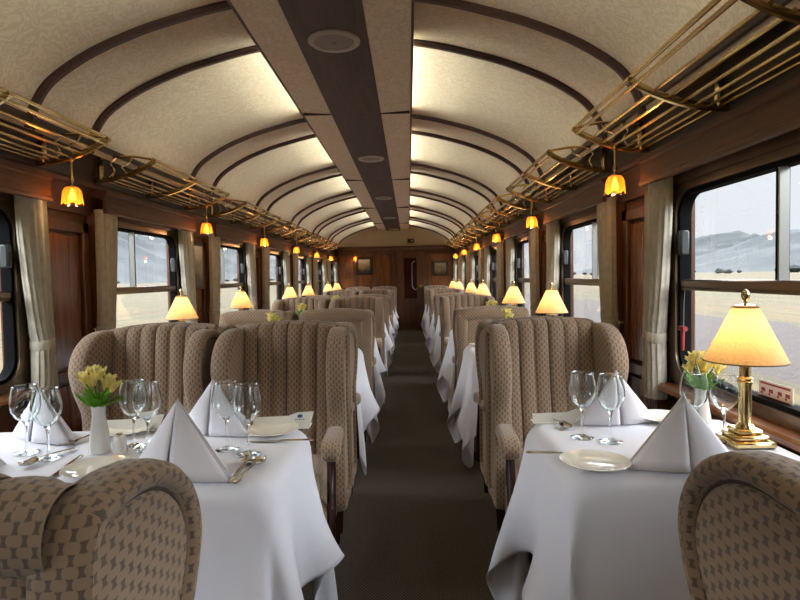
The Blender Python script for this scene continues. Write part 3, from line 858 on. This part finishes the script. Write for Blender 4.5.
def cloth_obj(mb, loc, label):
    o = mb.build('tablecloth', M['linen'], fix=False, angle=180); o.location = loc
    sd = o.modifiers.new('smooth', 'SUBSURF'); sd.levels = 1; sd.render_levels = 1
    so = o.modifiers.new('hem', 'SOLIDIFY'); so.thickness = .002; so.offset = 1
    return tag(o, label, 'tablecloth', 'white tablecloths')
cl_r = [drape(TR[0], TR[1], 1, 5), drape(TR[0], TR[1], 1, 12)]
cl_l = [drape(TL[0], TL[1], -1, 3), drape(TL[0], TL[1], -1, 21)]
cache = {}
for s, (x0, x1), pack in ((1, TR, cl_r), (-1, TL, cl_l)):
    for i, y in enumerate(TABLES):
        yy = y+(.02 if s > 0 else -.02)
        v = i % 2
        lab = 'long white tablecloth over the %s dining table on the %s' % (ORD[i], SIDE[s])
        if (s, v) in cache:
            o = cache[(s, v)].copy(); COL.objects.link(o); o.location = (0, yy, 0); o['label'] = lab
        else: cache[(s, v)] = cloth_obj(pack[v], (0, yy, 0), lab)
        tt = thing('dining_table', 'dining table hidden under the %s white cloth on the %s' % (ORD[i], SIDE[s]), 'table', ((x0+x1)/2, yy, 0), 0, 'dining tables')
        MB().prism(rrect((x1-x0)/2-.025, TD-.025, .09), TABLE_Z-.04, TABLE_Z-.010, 'z').build('tabletop', M['sill_wood'], tt)
        m = MB().tube([(-s*(x1-x0)*.22, 0, 0), (-s*(x1-x0)*.22, 0, .71)], .032, 12); m.lathe([(.15, 0), (.15, .02), (.04, .04), (.03, .05)], 18, (-s*(x1-x0)*.22, 0, 0)); m.build('leg', M['leg_wood'], tt)

# ------------------------------------------------------------------ tableware
TZ = TABLE_Z+.003
def near(s, t): return 'on the %s table, %s' % (ORD[t], SIDE[s])
PROTO = {}
def place(key, maker, label, x, y, rz=0, group=None, z=TZ, sc=None):
    if key not in PROTO:
        o = maker(); PROTO[key] = o; o.location = (x, y, z); o.rotation_euler = (0, 0, rz); o['label'] = label
        if group: o['group'] = group
        if sc: o.scale = sc
        note(o); return o
    return copy_tree(PROTO[key], label, (x, y, z), rz, group, sc)

def mk_glass():
    tt = thing('wine_glass', '', 'wine glass')
    prof = smooth_open([(.006, .092, 0), (.016, .096, 0), (.030, .110, 0), (.0385, .132, 0), (.040, .150, 0), (.036, .175, 0), (.0315, .196, 0)], 4)
    inn = [(max(p.x-.0014, 0.0), p.y+(.0014 if p.y < .12 else 0)) for p in prof]
    m = MB().lathe([(0, .0905)]+[(p.x, p.y) for p in prof]+inn[::-1]+[(0, .0925)], 32); m.build('bowl', M['crystal'], tt, fix=True)
    m = MB().tube([(.0316*math.cos(2*PI*k/32), .0316*math.sin(2*PI*k/32), .1965) for k in range(33)], .0011, 6, cap=False); m.build('rim', M['crystal'], tt)
    MB().lathe([(.0, .010), (.0045, .011), (.0035, .03), (.0035, .07), (.0055, .086), (.012, .0945), (.008, .0985), (0, .1)], 16).build('stem', M['crystal'], tt)
    MB().lathe([(.0, 0), (.033, 0), (.0345, .0015), (.033, .003), (.018, .006), (.006, .011), (0, .012)], 28).build('foot', M['crystal'], tt)
    return tt
def mk_plate():
    tt = thing('side_plate', '', 'plate')
    MB().lathe([(0, .006), (.050, .006), (.058, .009), (.080, .0145), (.0875, .016), (.0885, .0145), (.082, .0115), (.060, .004), (.052, 0), (.046, 0), (.044, .002), (0, .002)], 48).build('dish', M['china'], tt)
    return tt
def mk_vase():
    tt = thing('flower_vase', '', 'flower vase')
    MB().lathe([(0, 0), (.0265, 0), (.028, .003), (.0265, .03), (.021, .07), (.0165, .105), (.0165, .122), (.019, .137), (.0175, .137), (.015, .122), (.015, .10), (0, .09)], 28, sq=3.0).build('vase', M['vase'], tt)
    return tt
def flower_bunch(seed, h=.0):
    rng = random.Random(seed)
    tt = thing('flower_bunch', '', 'flowers')
    pet = []; lf = MB(); st = MB()
    heads = [(-.034, .0, .066, 0), (-.010, -.014, .080, 0), (.040, .004, .078, 0), (.016, .018, .066, 0), (-.018, .016, .094, 0), (.006, -.004, .100, 0), (-.030, -.012, .086, 0), (.050, -.010, .066, 0)]
    for hx, hy, hz, tl in heads:
        hx += rng.uniform(-.006, .006); hz += rng.uniform(-.006, .006)
        st.tube(smooth_open([(0, 0, -.04), (hx*.25, hy*.25, .02), (hx*.8, hy*.8, hz-.025)], 3), .0022, 6)
        m = MB(); axis = Vector((hx*9, hy*9, 1)).normalized(); q = Vector((0, 0, 1)).rotation_difference(axis)
        for k in range(6):
            a = 2*PI*k/6+rng.random()*.3; rows = []
            for i in range(7):
                t = i/6; r = .003+.0155*t**1.35+(.003 if k % 2 else 0)*t; z = -.024+.046*t-.010*t**3; w = .0078*math.sin(PI*min(1, .12+t*.88))**.8+.001
                row = []
                for j in (-1, -.5, 0, .5, 1):
                    p = Vector((r*math.cos(a)-w*j*math.sin(a), r*math.sin(a)+w*j*math.cos(a), z+.003*abs(j)))
                    row.append(q @ p+Vector((hx, hy, hz)))
                rows.append(row)
            m.grid(rows)
        m.build('blossom', M['petal'], tt, fix=False)
    for k in range(13):
        a = 2*PI*k/13+rng.random()*.5; L = rng.uniform(.05, .085); rows = []; up = rng.uniform(.55, 1.35)
        for i in range(7):
            t = i/6; r = .006+L*t*math.cos(up*.8); z = -.012+L*t*math.sin(up)-.012*t*t; w = .0145*math.sin(PI*min(1, .08+t*.92))+.0008
            rows.append([(r*math.cos(a)-w*j*math.sin(a), r*math.sin(a)+w*j*math.cos(a), z+.004*abs(j)) for j in (-1, 0, 1)])
        lf.grid(rows)
    st.build('stem', M['leaf'], tt); lf.build('foliage', M['leaf'], tt, fix=False)
    return tt
def napkin_mesh(w, dep, h, mb=None):
    """folded pyramid: two front faces with a crease, two rear faces, a doubled hem leaf"""
    m = MB()
    A = (0, 0, h); Lf = (-w, .015, 0); Rt = (w, .015, 0); Fm = (.0, -dep*.25, 0); FL = (-w*.86, -dep, 0); FR = (w*.86, -dep*.9, 0); Bk = (0, dep*1.1, 0)
    def leaf(a, b, c, n=9, bow=.008):
        rows = []
        for i in range(n):
            t = i/(n-1); p = Vector(a).lerp(Vector(b), t); q = Vector(a).lerp(Vector(c), t); row = []
            nrm = (Vector(b)-Vector(a)).cross(Vector(c)-Vector(a)).normalized()
            for j in range(n):
                u = j/(n-1); r = p.lerp(q, u)+nrm*(bow*4*u*(1-u)*t); row.append(r)
            rows.append(row)
        m.grid(rows)
    leaf(A, Lf, Fm); leaf(A, Fm, Rt); leaf(A, Rt, Bk, bow=-.004); leaf(A, Bk, Lf, bow=-.004)
    # second layer lying a little open at the front foot
    A2 = (0, -.004, h*.985)
    leaf(A2, (-w*1.01, -.004, .002), (-.006, -dep*.42, .002), bow=.011); leaf(A2, (.006, -dep*.40, .002), (w*1.0, -.004, .002), bow=.011)
    return m
def mk_napkin(w, dep, h):
    def f():
        o = napkin_mesh(w, dep, h).build('napkin', M['napkin'], fix=False, angle=50)
        sd = o.modifiers.new('cloth', 'SOLIDIFY'); sd.thickness = .0025; sd.offset = 1
        return tag(o, '', 'napkin')
    return f
def mk_spoon():
    tt = thing('spoon', '', 'spoon')
    rows = []
    for i in range(13):
        t = i/12; y = -.026+.056*t; w = .0195*math.sin(PI*min(1, .04+t*.93))**.55
        row = []
        for j in range(9):
            u = -1+2*j/8; row.append((u*w, y, .004+.008*(u*u)+.006*(2*t-1)**2))
        rows.append(row)
    m = MB().grid(rows); o = m.build('bowl', M['silver'], tt, fix=False); sd = o.modifiers.new('t', 'SOLIDIFY'); sd.thickness = .0016
    m = MB(); rows = []
    for y, w, z in ((.026, .004, .010), (.045, .0035, .012), (.08, .0035, .011), (.11, .0055, .008), (.135, .0085, .005), (.148, .008, .005), (.153, .003, .005)):
        rows.append([(-w, y, z), (-w*.5, y, z+.0022), (w*.5, y, z+.0022), (w, y, z), (w*.5, y, z-.001), (-w*.5, y, z-.001)])
    m.grid(rows, True); m.build('handle', M['silver'], tt)
    return tt
def mk_fork():
    tt = thing('fork', '', 'fork')
    m = MB()
    rows = []
    for y, w, z in ((.03, .011, .007), (.040, .008, .008), (.05, .004, .009), (.09, .0035, .010), (.12, .0055, .007), (.145, .008, .004), (.153, .003, .004)):
        rows.append([(-w, y, z), (-w*.5, y, z+.002), (w*.5, y, z+.002), (w, y, z), (w*.5, y, z-.001), (-w*.5, y, z-.001)])
    m.grid(rows, True); m.build('handle', M['silver'], tt)
    m = MB()
    for x in (-.009, -.003, .003, .009): m.tube(smooth_open([(x, .034, .008), (x, .01, .006), (x, -.018, .012)], 3), .0017, 6)
    m.build('tines', M['silver'], tt); return tt
def mk_knife():
    tt = thing('table_knife', '', 'knife')
    rows = []
    for y, w in ((-.055, .001), (-.045, .006), (-.02, .009), (.02, .009), (.04, .007)):
        rows.append([(-.003, y, .0035), (-.003+w*1.6, y, .0028), (-.003, y, .0022)])
    MB().grid(rows, True).build('blade', M['silver'], tt)
    MB().tube([(0, .04, .004), (0, .055, .005), (0, .10, .005), (0, .14, .0055), (0, .147, .005)], [.004, .0045, .0055, .006, .003], 8, flat=.6).build('handle', M['silver'], tt); return tt
def mk_shaker():
    tt = thing('salt_shaker', '', 'salt shaker')
    MB().lathe([(0, 0), (.017, 0), (.0175, .003), (.0165, .03), (.015, .046), (.012, .05), (0, .051)], 20, sq=3.5).build('body', M['vase'], tt)
    MB().lathe([(.0125, .049), (.0125, .054), (.008, .0565), (0, .057)], 16).build('cap', M['silver'], tt); return tt
def mk_card(emblem=True):
    tt = thing('menu_card', '', 'menu card')
    # folded card lying half open : base leaf and raised leaf
    m = MB().box((0, 0, .003), (.19, .10, .003)); m.build('lower_leaf', M['card'], tt, smooth=False)
    r = Matrix.Rotation(math.radians(52), 3, 'X'); m = MB()
    poly = [(-.095, 0), (.095, 0), (.105, .062), (.05, .058), (.02, .044), (-.095, .040)]
    vs = [r @ Vector((x, y, 0))+Vector((0, -.02, .005)) for x, y in poly]; vs2 = [v+(r @ Vector((0, 0, -.0015))) for v in vs]
    n = len(vs); m.add(vs+vs2, [tuple(range(n)), tuple(range(2*n-1, n-1, -1))]+[(k, (k+1) % n, n+(k+1) % n, n+k) for k in range(n)]); m.build('raised_leaf', M['card'], tt, smooth=False)
    m = MB(); ctr = Vector((.060, .042, .0012)); k_ = [r @ (ctr+Vector((.009*math.cos(a), .0075*math.sin(a), 0)))+Vector((0, -.02, .005)) for a in [2*PI*i/20 for i in range(20)]]
    m.add(k_, [tuple(range(20))])
    for i, wv in enumerate((.006, .004, .0055, .004, .005)):
        x0 = .044+i*.0068; q = [r @ Vector((x0+dx_*wv, .026+dz_, .0012))+Vector((0, -.02, .005)) for dx_, dz_ in ((0, 0), (.8, 0), (.8, .004), (0, .004))]; m.add(q, [(0, 1, 2, 3)])
    if emblem: m.build('printed_emblem', M['blue'], tt, smooth=False, fix=False)
    return tt
def mk_lamp():
    tt = thing('table_lamp', '', 'table lamp')
    m = MB()
    m.box((0, 0, .010), (.125, .125, .020), .006); m.box((0, 0, .027), (.10, .10, .016), .006); m.box((0, 0, .042), (.075, .075, .016), .006); m.build('base', M['brass'], tt)
    MB().lathe([(.024, .048), (.026, .052), (.021, .060), (.0165, .066), (.0165, .178), (.019, .184), (.020, .190), (.0155, .196)], 48, flute=.05, nf=12).build('column', M['brass'], tt)
    MB().lathe([(.021, .196), (.022, .200), (.016, .206), (.016, .236), (.021, .240), (.019, .246), (.008, .250), (.005, .26), (.004, .43), (.0, .431)], 20).build('lamp_holder', M['brass'], tt)
    b, tp, n = .114, .036, 48
    m = MB().grid([[((b+(tp-b)*t)*math.cos(2*PI*k/n), (b+(tp-b)*t)*math.sin(2*PI*k/n), .252+.163*t) for k in range(n)] for t in [i/8 for i in range(9)]], True)
    m.build('lamp_shade', M['shade'], tt, fix=False)
    sh = tt.children[-1]
    m = MB().tube([(b*math.cos(2*PI*k/n), b*math.sin(2*PI*k/n), .253) for k in range(n+1)], .0022, 6, cap=False)
    m.build('bottom_trim', M['shade_rim'], sh); m = MB().tube([(tp*math.cos(2*PI*k/n), tp*math.sin(2*PI*k/n), .415) for k in range(n+1)], .0022, 6, cap=False); m.build('top_trim', M['shade_rim'], sh)
    MB().lathe([(.030, .418), (.032, .421), (.012, .424), (.005, .426), (.005, .434), (.010, .440), (.013, .449), (.011, .458), (.005, .466), (0, .470)], 20).build('finial', M['brass'], tt)
    MB().lathe([(0, .335), (.012, .328), (.017, .312), (.014, .297), (.008, .285), (.008, .27), (0, .27)], 16).build('bulb', M['bulb'], tt)
    return tt

# lamps on every table
LX = {1: .95, -1: -1.535}
for s in (1, -1):
    for i, y in enumerate(TABLES):
        if s < 0 and i == 0: continue
        yy = y-(.015 if s > 0 else 0)
        place('lamp', mk_lamp, 'lit brass column lamp with cream cone shade %s' % near(s, i), LX[s], yy, .0 if s > 0 else .1, 'lit table lamps', TZ, (.94, .94, .94))
        point('lamp_light', (LX[s], yy, TZ+.322), LAMP_W, (1, .74, .43), .02)

# --- first table, single-seat side
gg = 'wine glasses'
place('glass', mk_glass, 'wine glass nearest the aisle behind the side plate, single-seat first table', .515, 1.735, 0, gg)
place('glass', mk_glass, 'wine glass before the far pyramid napkin on the single-seat first table', .583, 1.688, .4, gg)
place('glass', mk_glass, 'wine glass between vase and brass lamp on the single-seat first table', .905, 1.675, .2, gg)
place('glass', mk_glass, 'wine glass half behind the near pyramid napkin on the single-seat first table', .835, 1.71, .8, gg)
place('plate', mk_plate, 'ivory side plate at the aisle corner of the single-seat first table', .470, 1.478, 0, 'side plates')
place('plate', mk_plate, 'ivory side plate behind the far napkin on the single-seat first table', .842, 1.93, 0, 'side plates')
place('knife', mk_knife, 'knife poking out behind the side plate on the single-seat first table', .46, 1.565, 1.45, 'table knives')
place('spoon', mk_spoon, 'silver spoon beside the aisle-side wine glass on the single-seat first table', .495, 1.84, .25, 'spoons')
place('napkin_near', mk_napkin(.145, .115, .185), 'white pyramid napkin standing beside the ivory plate on the single-seat first table', .684, 1.455, .05, 'pyramid napkins')
place('napkin_far', mk_napkin(.14, .09, .175), 'white pyramid napkin behind the two aisle-side glasses, single-seat first table', .675, 1.90, .15, 'pyramid napkins')
place('card_plain', lambda: mk_card(False), 'plain white folded card at the far edge of the single-seat first table', .50, 1.925, 0, 'menu cards', TZ, (1, .55, .8))
place('vase', mk_vase, 'white vase beside the brass lamp on the single-seat first table', .89, 1.775, 0, 'white vases')
def flowers(seed, label, x, y, rz=0):
    return place('flowers%d' % (seed % 2), lambda: flower_bunch(seed % 2 + 4), label, x, y, rz, 'yellow flower bunches', TZ+.137)
flowers(0, 'yellow flowers in the white vase on the single-seat first table', .89, 1.775)
# --- first table, two-seat side
place('glass', mk_glass, 'wine glass nearest the window on the two-seat first table', -1.12, 1.655, 0, gg)
place('glass', mk_glass, 'wine glass beside the flower vase, window side of the two-seat first table', -1.022, 1.60, .3, gg)
place('glass', mk_glass, 'wine glass just beyond the salt shaker on the two-seat first table', -.828, 1.705, .6, gg)
place('glass', mk_glass, 'wine glass between salt shaker and large napkin on the two-seat first table', -.768, 1.665, .1, gg)
place('glass', mk_glass, 'wine glass touching the far aisle napkin on the two-seat first table', -.535, 1.66, .2, gg)
place('glass', mk_glass, 'wine glass nearest the aisle by the crossed spoons, two-seat first table', -.46, 1.612, .5, gg)
place('plate', mk_plate, 'ivory side plate partly behind the nearest chair, two-seat first table', -.815, 1.478, 0, 'side plates')
place('plate', mk_plate, 'ivory side plate behind vase and salt shaker, two-seat first table', -.94, 1.86, 0, 'side plates')
place('plate', mk_plate, 'ivory side plate at the far aisle corner of the two-seat first table', -.447, 1.835, 0, 'side plates')
place('knife', mk_knife, 'knife in front of the far aisle plate on the two-seat first table', -.44, 1.735, -PI/2, 'table knives')
place('knife', mk_knife, 'knife beside the near side plate on the two-seat first table', -.918, 1.46, .08, 'table knives')
place('spoon', mk_spoon, 'dark silver spoon lying window side of the glasses, two-seat first table', -1.035, 1.535, -.25, 'spoons')
place('spoon', mk_spoon, 'silver spoon with bowl towards the aisle beside the large napkin, two-seat table', -.408, 1.52, PI-.12, 'spoons')
place('spoon', mk_spoon, 'second silver spoon laid against the first beside the large napkin', -.436, 1.525, PI-.04, 'spoons')
place('fork', mk_fork, 'fork by the folded napkin edge on the window side, two-seat first table', -1.04, 1.715, -.25, 'forks')
place('fork', mk_fork, 'fork between wine glasses and large napkin, two-seat first table', -.82, 1.86, .0, 'forks')
place('napkin_big', mk_napkin(.155, .13, .195), 'large white pyramid napkin standing beside the spoons, two-seat first table', -.588, 1.445, -.36, 'pyramid napkins')
place('napkin_far', None, 'white pyramid napkin behind the large one at the far aisle seat', -.635, 1.845, -.35, 'pyramid napkins')
place('napkin_far', None, 'white pyramid napkin by the window behind the flower vase', -1.17, 1.80, -.5, 'pyramid napkins', TZ, (1.15, 1, .95))
place('napkin_far', None, 'white pyramid napkin mostly out of view beside the nearest window', -1.24, 1.50, .3, 'pyramid napkins')
place('card', mk_card, 'white folded menu card with blue emblem by the far aisle plate, two-seat table', -.43, 1.91, 0, 'menu cards', TZ, (1, .7, .9))
place('card_plain', None, 'white folded menu card behind the flower vase on the two-seat first table', -.93, 1.90, 0, 'menu cards', TZ, (1, .6, .9))
place('shaker', mk_shaker, 'white salt shaker beside the flower vase on the two-seat first table', -.842, 1.645, 0, 'salt shakers')
place('vase', None, 'white vase holding flowers on the two-seat first table', -.905, 1.655, 0, 'white vases')
flowers(1, 'yellow flowers with green leaves in the vase on the two-seat first table', -.905, 1.655)
# --- tables further down the carriage
place('glass', None, 'wine glass at the aisle corner of the single-seat third table', .47, 5.42, 0, gg)
place('glass', None, 'wine glass further from the aisle on the single-seat third table', .60, 5.47, 0, gg)
place('plate', None, 'ivory side plate on the single-seat second table', .50, 4.05, 0, 'side plates')
place('glass', None, 'wine glass beside the aisle on the two-seat second table', -.49, 3.93, 0, gg)
place('glass', None, 'wine glass further from the aisle on the two-seat second table', -.55, 3.98, 0, gg)
place('card_plain', None, 'white folded card standing behind the vase on the two-seat second table', -.80, 4.02, PI/2, 'menu cards', TZ, (1, 1, 2.4))
for s, i, x in ((1, 1, .66), (-1, 1, -.92), (-1, 2, -.98), (-1, 3, -.95), (1, 2, .75)):
    y = TABLES[i]
    place('vase', None, 'white flower vase %s' % near(s, i), x, y, 0, 'white vases', TZ, (1.1, 1.1, 1.15))
    place('flowers%d' % (i % 2), None, 'yellow flowers in the vase %s' % near(s, i), x, y, i*1.1, 'yellow flower bunches', TZ+.157)

# ------------------------------------------------------------------ things on the first window, single-seat side
tt = thing('emergency_hammer', 'small red emergency hammer hanging on the window frame beside the tied curtain', 'hammer', (XR-.030, 2.345, .985)); tt.scale = (.8, .8, .8)
m = MB().tube([(0, 0, -.075), (0, 0, .03)], [.008, .010], 10); m.build('handle', M['red'], tt)
MB().tube([(0, -.03, .035), (0, .03, .035)], [.013, .013], 10).build('head', M['red'], tt)
m = MB().tube(smooth_open([(.005, 0, .04), (.008, .004, .15), (.012, 0, .25)], 3), .0016, 6); m.build('cord', M['steel'], tt)
tt = thing('safety_sticker', 'red and white safety sticker at the bottom of the rain-spotted window', 'sticker', (XR+.0225, 1.838, .855))
MB().box((0, 0, 0), (.001, .17, .056)).build('sheet', M['sticker'], tt, smooth=False)
m = MB(); m.box((-.0007, 0, .020), (.0008, .15, .006))
for y in (-.062, -.024, .02, .06): m.box((-.0007, y, -.001), (.0008, .020, .012)); m.box((-.0007, y+.008, -.012), (.0008, .010, .006))
m.box((-.0007, 0, -.022), (.0008, .14, .003)); m.build('printed_warning', M['red'], tt, smooth=False)

# ------------------------------------------------------------------ outside
o = MB().add([(-3000, -2500, -1.25), (3000, -2500, -1.25), (3000, 3500, -1.25), (-3000, 3500, -1.25)], [(0, 1, 2, 3)]).build('ground', M['ground'], smooth=False, fix=False); struct(o)
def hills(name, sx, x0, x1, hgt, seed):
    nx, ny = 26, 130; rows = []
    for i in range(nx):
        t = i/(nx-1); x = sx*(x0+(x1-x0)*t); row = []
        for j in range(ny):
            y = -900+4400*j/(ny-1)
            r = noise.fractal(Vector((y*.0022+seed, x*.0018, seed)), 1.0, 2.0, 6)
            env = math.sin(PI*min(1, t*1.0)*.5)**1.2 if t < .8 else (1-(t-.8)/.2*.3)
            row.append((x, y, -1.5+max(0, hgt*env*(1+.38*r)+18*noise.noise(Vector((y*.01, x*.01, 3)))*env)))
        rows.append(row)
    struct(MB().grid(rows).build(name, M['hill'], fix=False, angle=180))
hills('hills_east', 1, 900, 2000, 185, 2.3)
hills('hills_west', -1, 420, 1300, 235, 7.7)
rng = random.Random(5)
m = MB()
for k in range(90):
    sx = 1 if k % 3 else -1
    x = sx*rng.uniform(330, 520) if sx > 0 else -rng.uniform(260, 380); y = rng.uniform(60, 1500); h = rng.uniform(3, 9); w = h*rng.uniform(.5, 1.1)
    rows = []
    for t in (0, .25, .5, .75, .95): rows.append([(x+w*math.sin(PI*(t*.9+.1))*math.cos(a)*(1+.2*rng.random()), y+w*math.sin(PI*(t*.9+.1))*math.sin(a)*(1+.2*rng.random()), -1.3+h*t) for a in [2*PI*i/9 for i in range(9)]])
    m.grid(rows, True)
o = m.build('distant_trees', M['tree'], fix=False); o['kind'] = 'stuff'; o['label'] = 'dark line of far trees at the foot of the hills'; o['category'] = 'trees'

w = bpy.data.worlds.new('overcast'); scene.world = w; w.use_nodes = True; nt = w.node_tree; nt.nodes.clear()
tc = nt.nodes.new('ShaderNodeTexCoord'); sp = nt.nodes.new('ShaderNodeSeparateXYZ'); nt.links.new(tc.outputs[0], sp.inputs[0])
rp_ = nt.nodes.new('ShaderNodeValToRGB'); e = rp_.color_ramp.elements
e[0].position = 0.0; stops = [(0, .33), (.17, .335), (.27, 4.6), (.56, 4.6), (.74, .9), (1, .8)]  # bright band above the view from the windows, added to light the interior
e.remove(e[1])
for i, (p, v) in enumerate(stops):
    q = e[0] if i == 0 else e.new(p)
    q.position = p; q.color = (v*.96, v, v*1.055, 1)
nt.links.new(sp.outputs[2], rp_.inputs[0])
bg = nt.nodes.new('ShaderNodeBackground'); bg.inputs[1].default_value = 1.15; nt.links.new(rp_.outputs[0], bg.inputs[0])
wo = nt.nodes.new('ShaderNodeOutputWorld'); nt.links.new(bg.outputs[0], wo.inputs[0])

# ------------------------------------------------------------------ camera
cam = bpy.data.cameras.new('camera'); co = bpy.data.objects.new('camera', cam); COL.objects.link(co)
cam.sensor_fit = 'HORIZONTAL'; cam.sensor_width = 36; cam.lens = 580/800*36; cam.clip_start = .02; cam.clip_end = 6000
ROLL = .018; ax, ay = 8.5/580, 23/580
c_, s_ = math.cos(ROLL), math.sin(ROLL); lx, ly = c_*ax+s_*ay, -s_*ax+c_*ay
pitch = -math.atan(ly); yaw = math.atan(lx*math.cos(pitch))
Rm = Matrix.Rotation(yaw, 4, 'Z') @ Matrix.Rotation(PI/2+pitch, 4, 'X') @ Matrix.Rotation(-ROLL, 4, 'Z')
co.matrix_world = Matrix.Translation((0, 0, EYE)) @ Rm
scene.camera = co
vs = scene.view_settings; vs.view_transform = 'Standard'; vs.look = 'None'; vs.gamma = 1; vs.use_curve_mapping = False; vs.exposure = 1.36
cy = scene.cycles; cy.use_denoising = True; cy.max_bounces = 12; cy.transparent_max_bounces = 24; cy.transmission_bounces = 10; cy.diffuse_bounces = 6; cy.glossy_bounces = 5
cy.sample_clamp_indirect = 6.0; cy.caustics_reflective = False
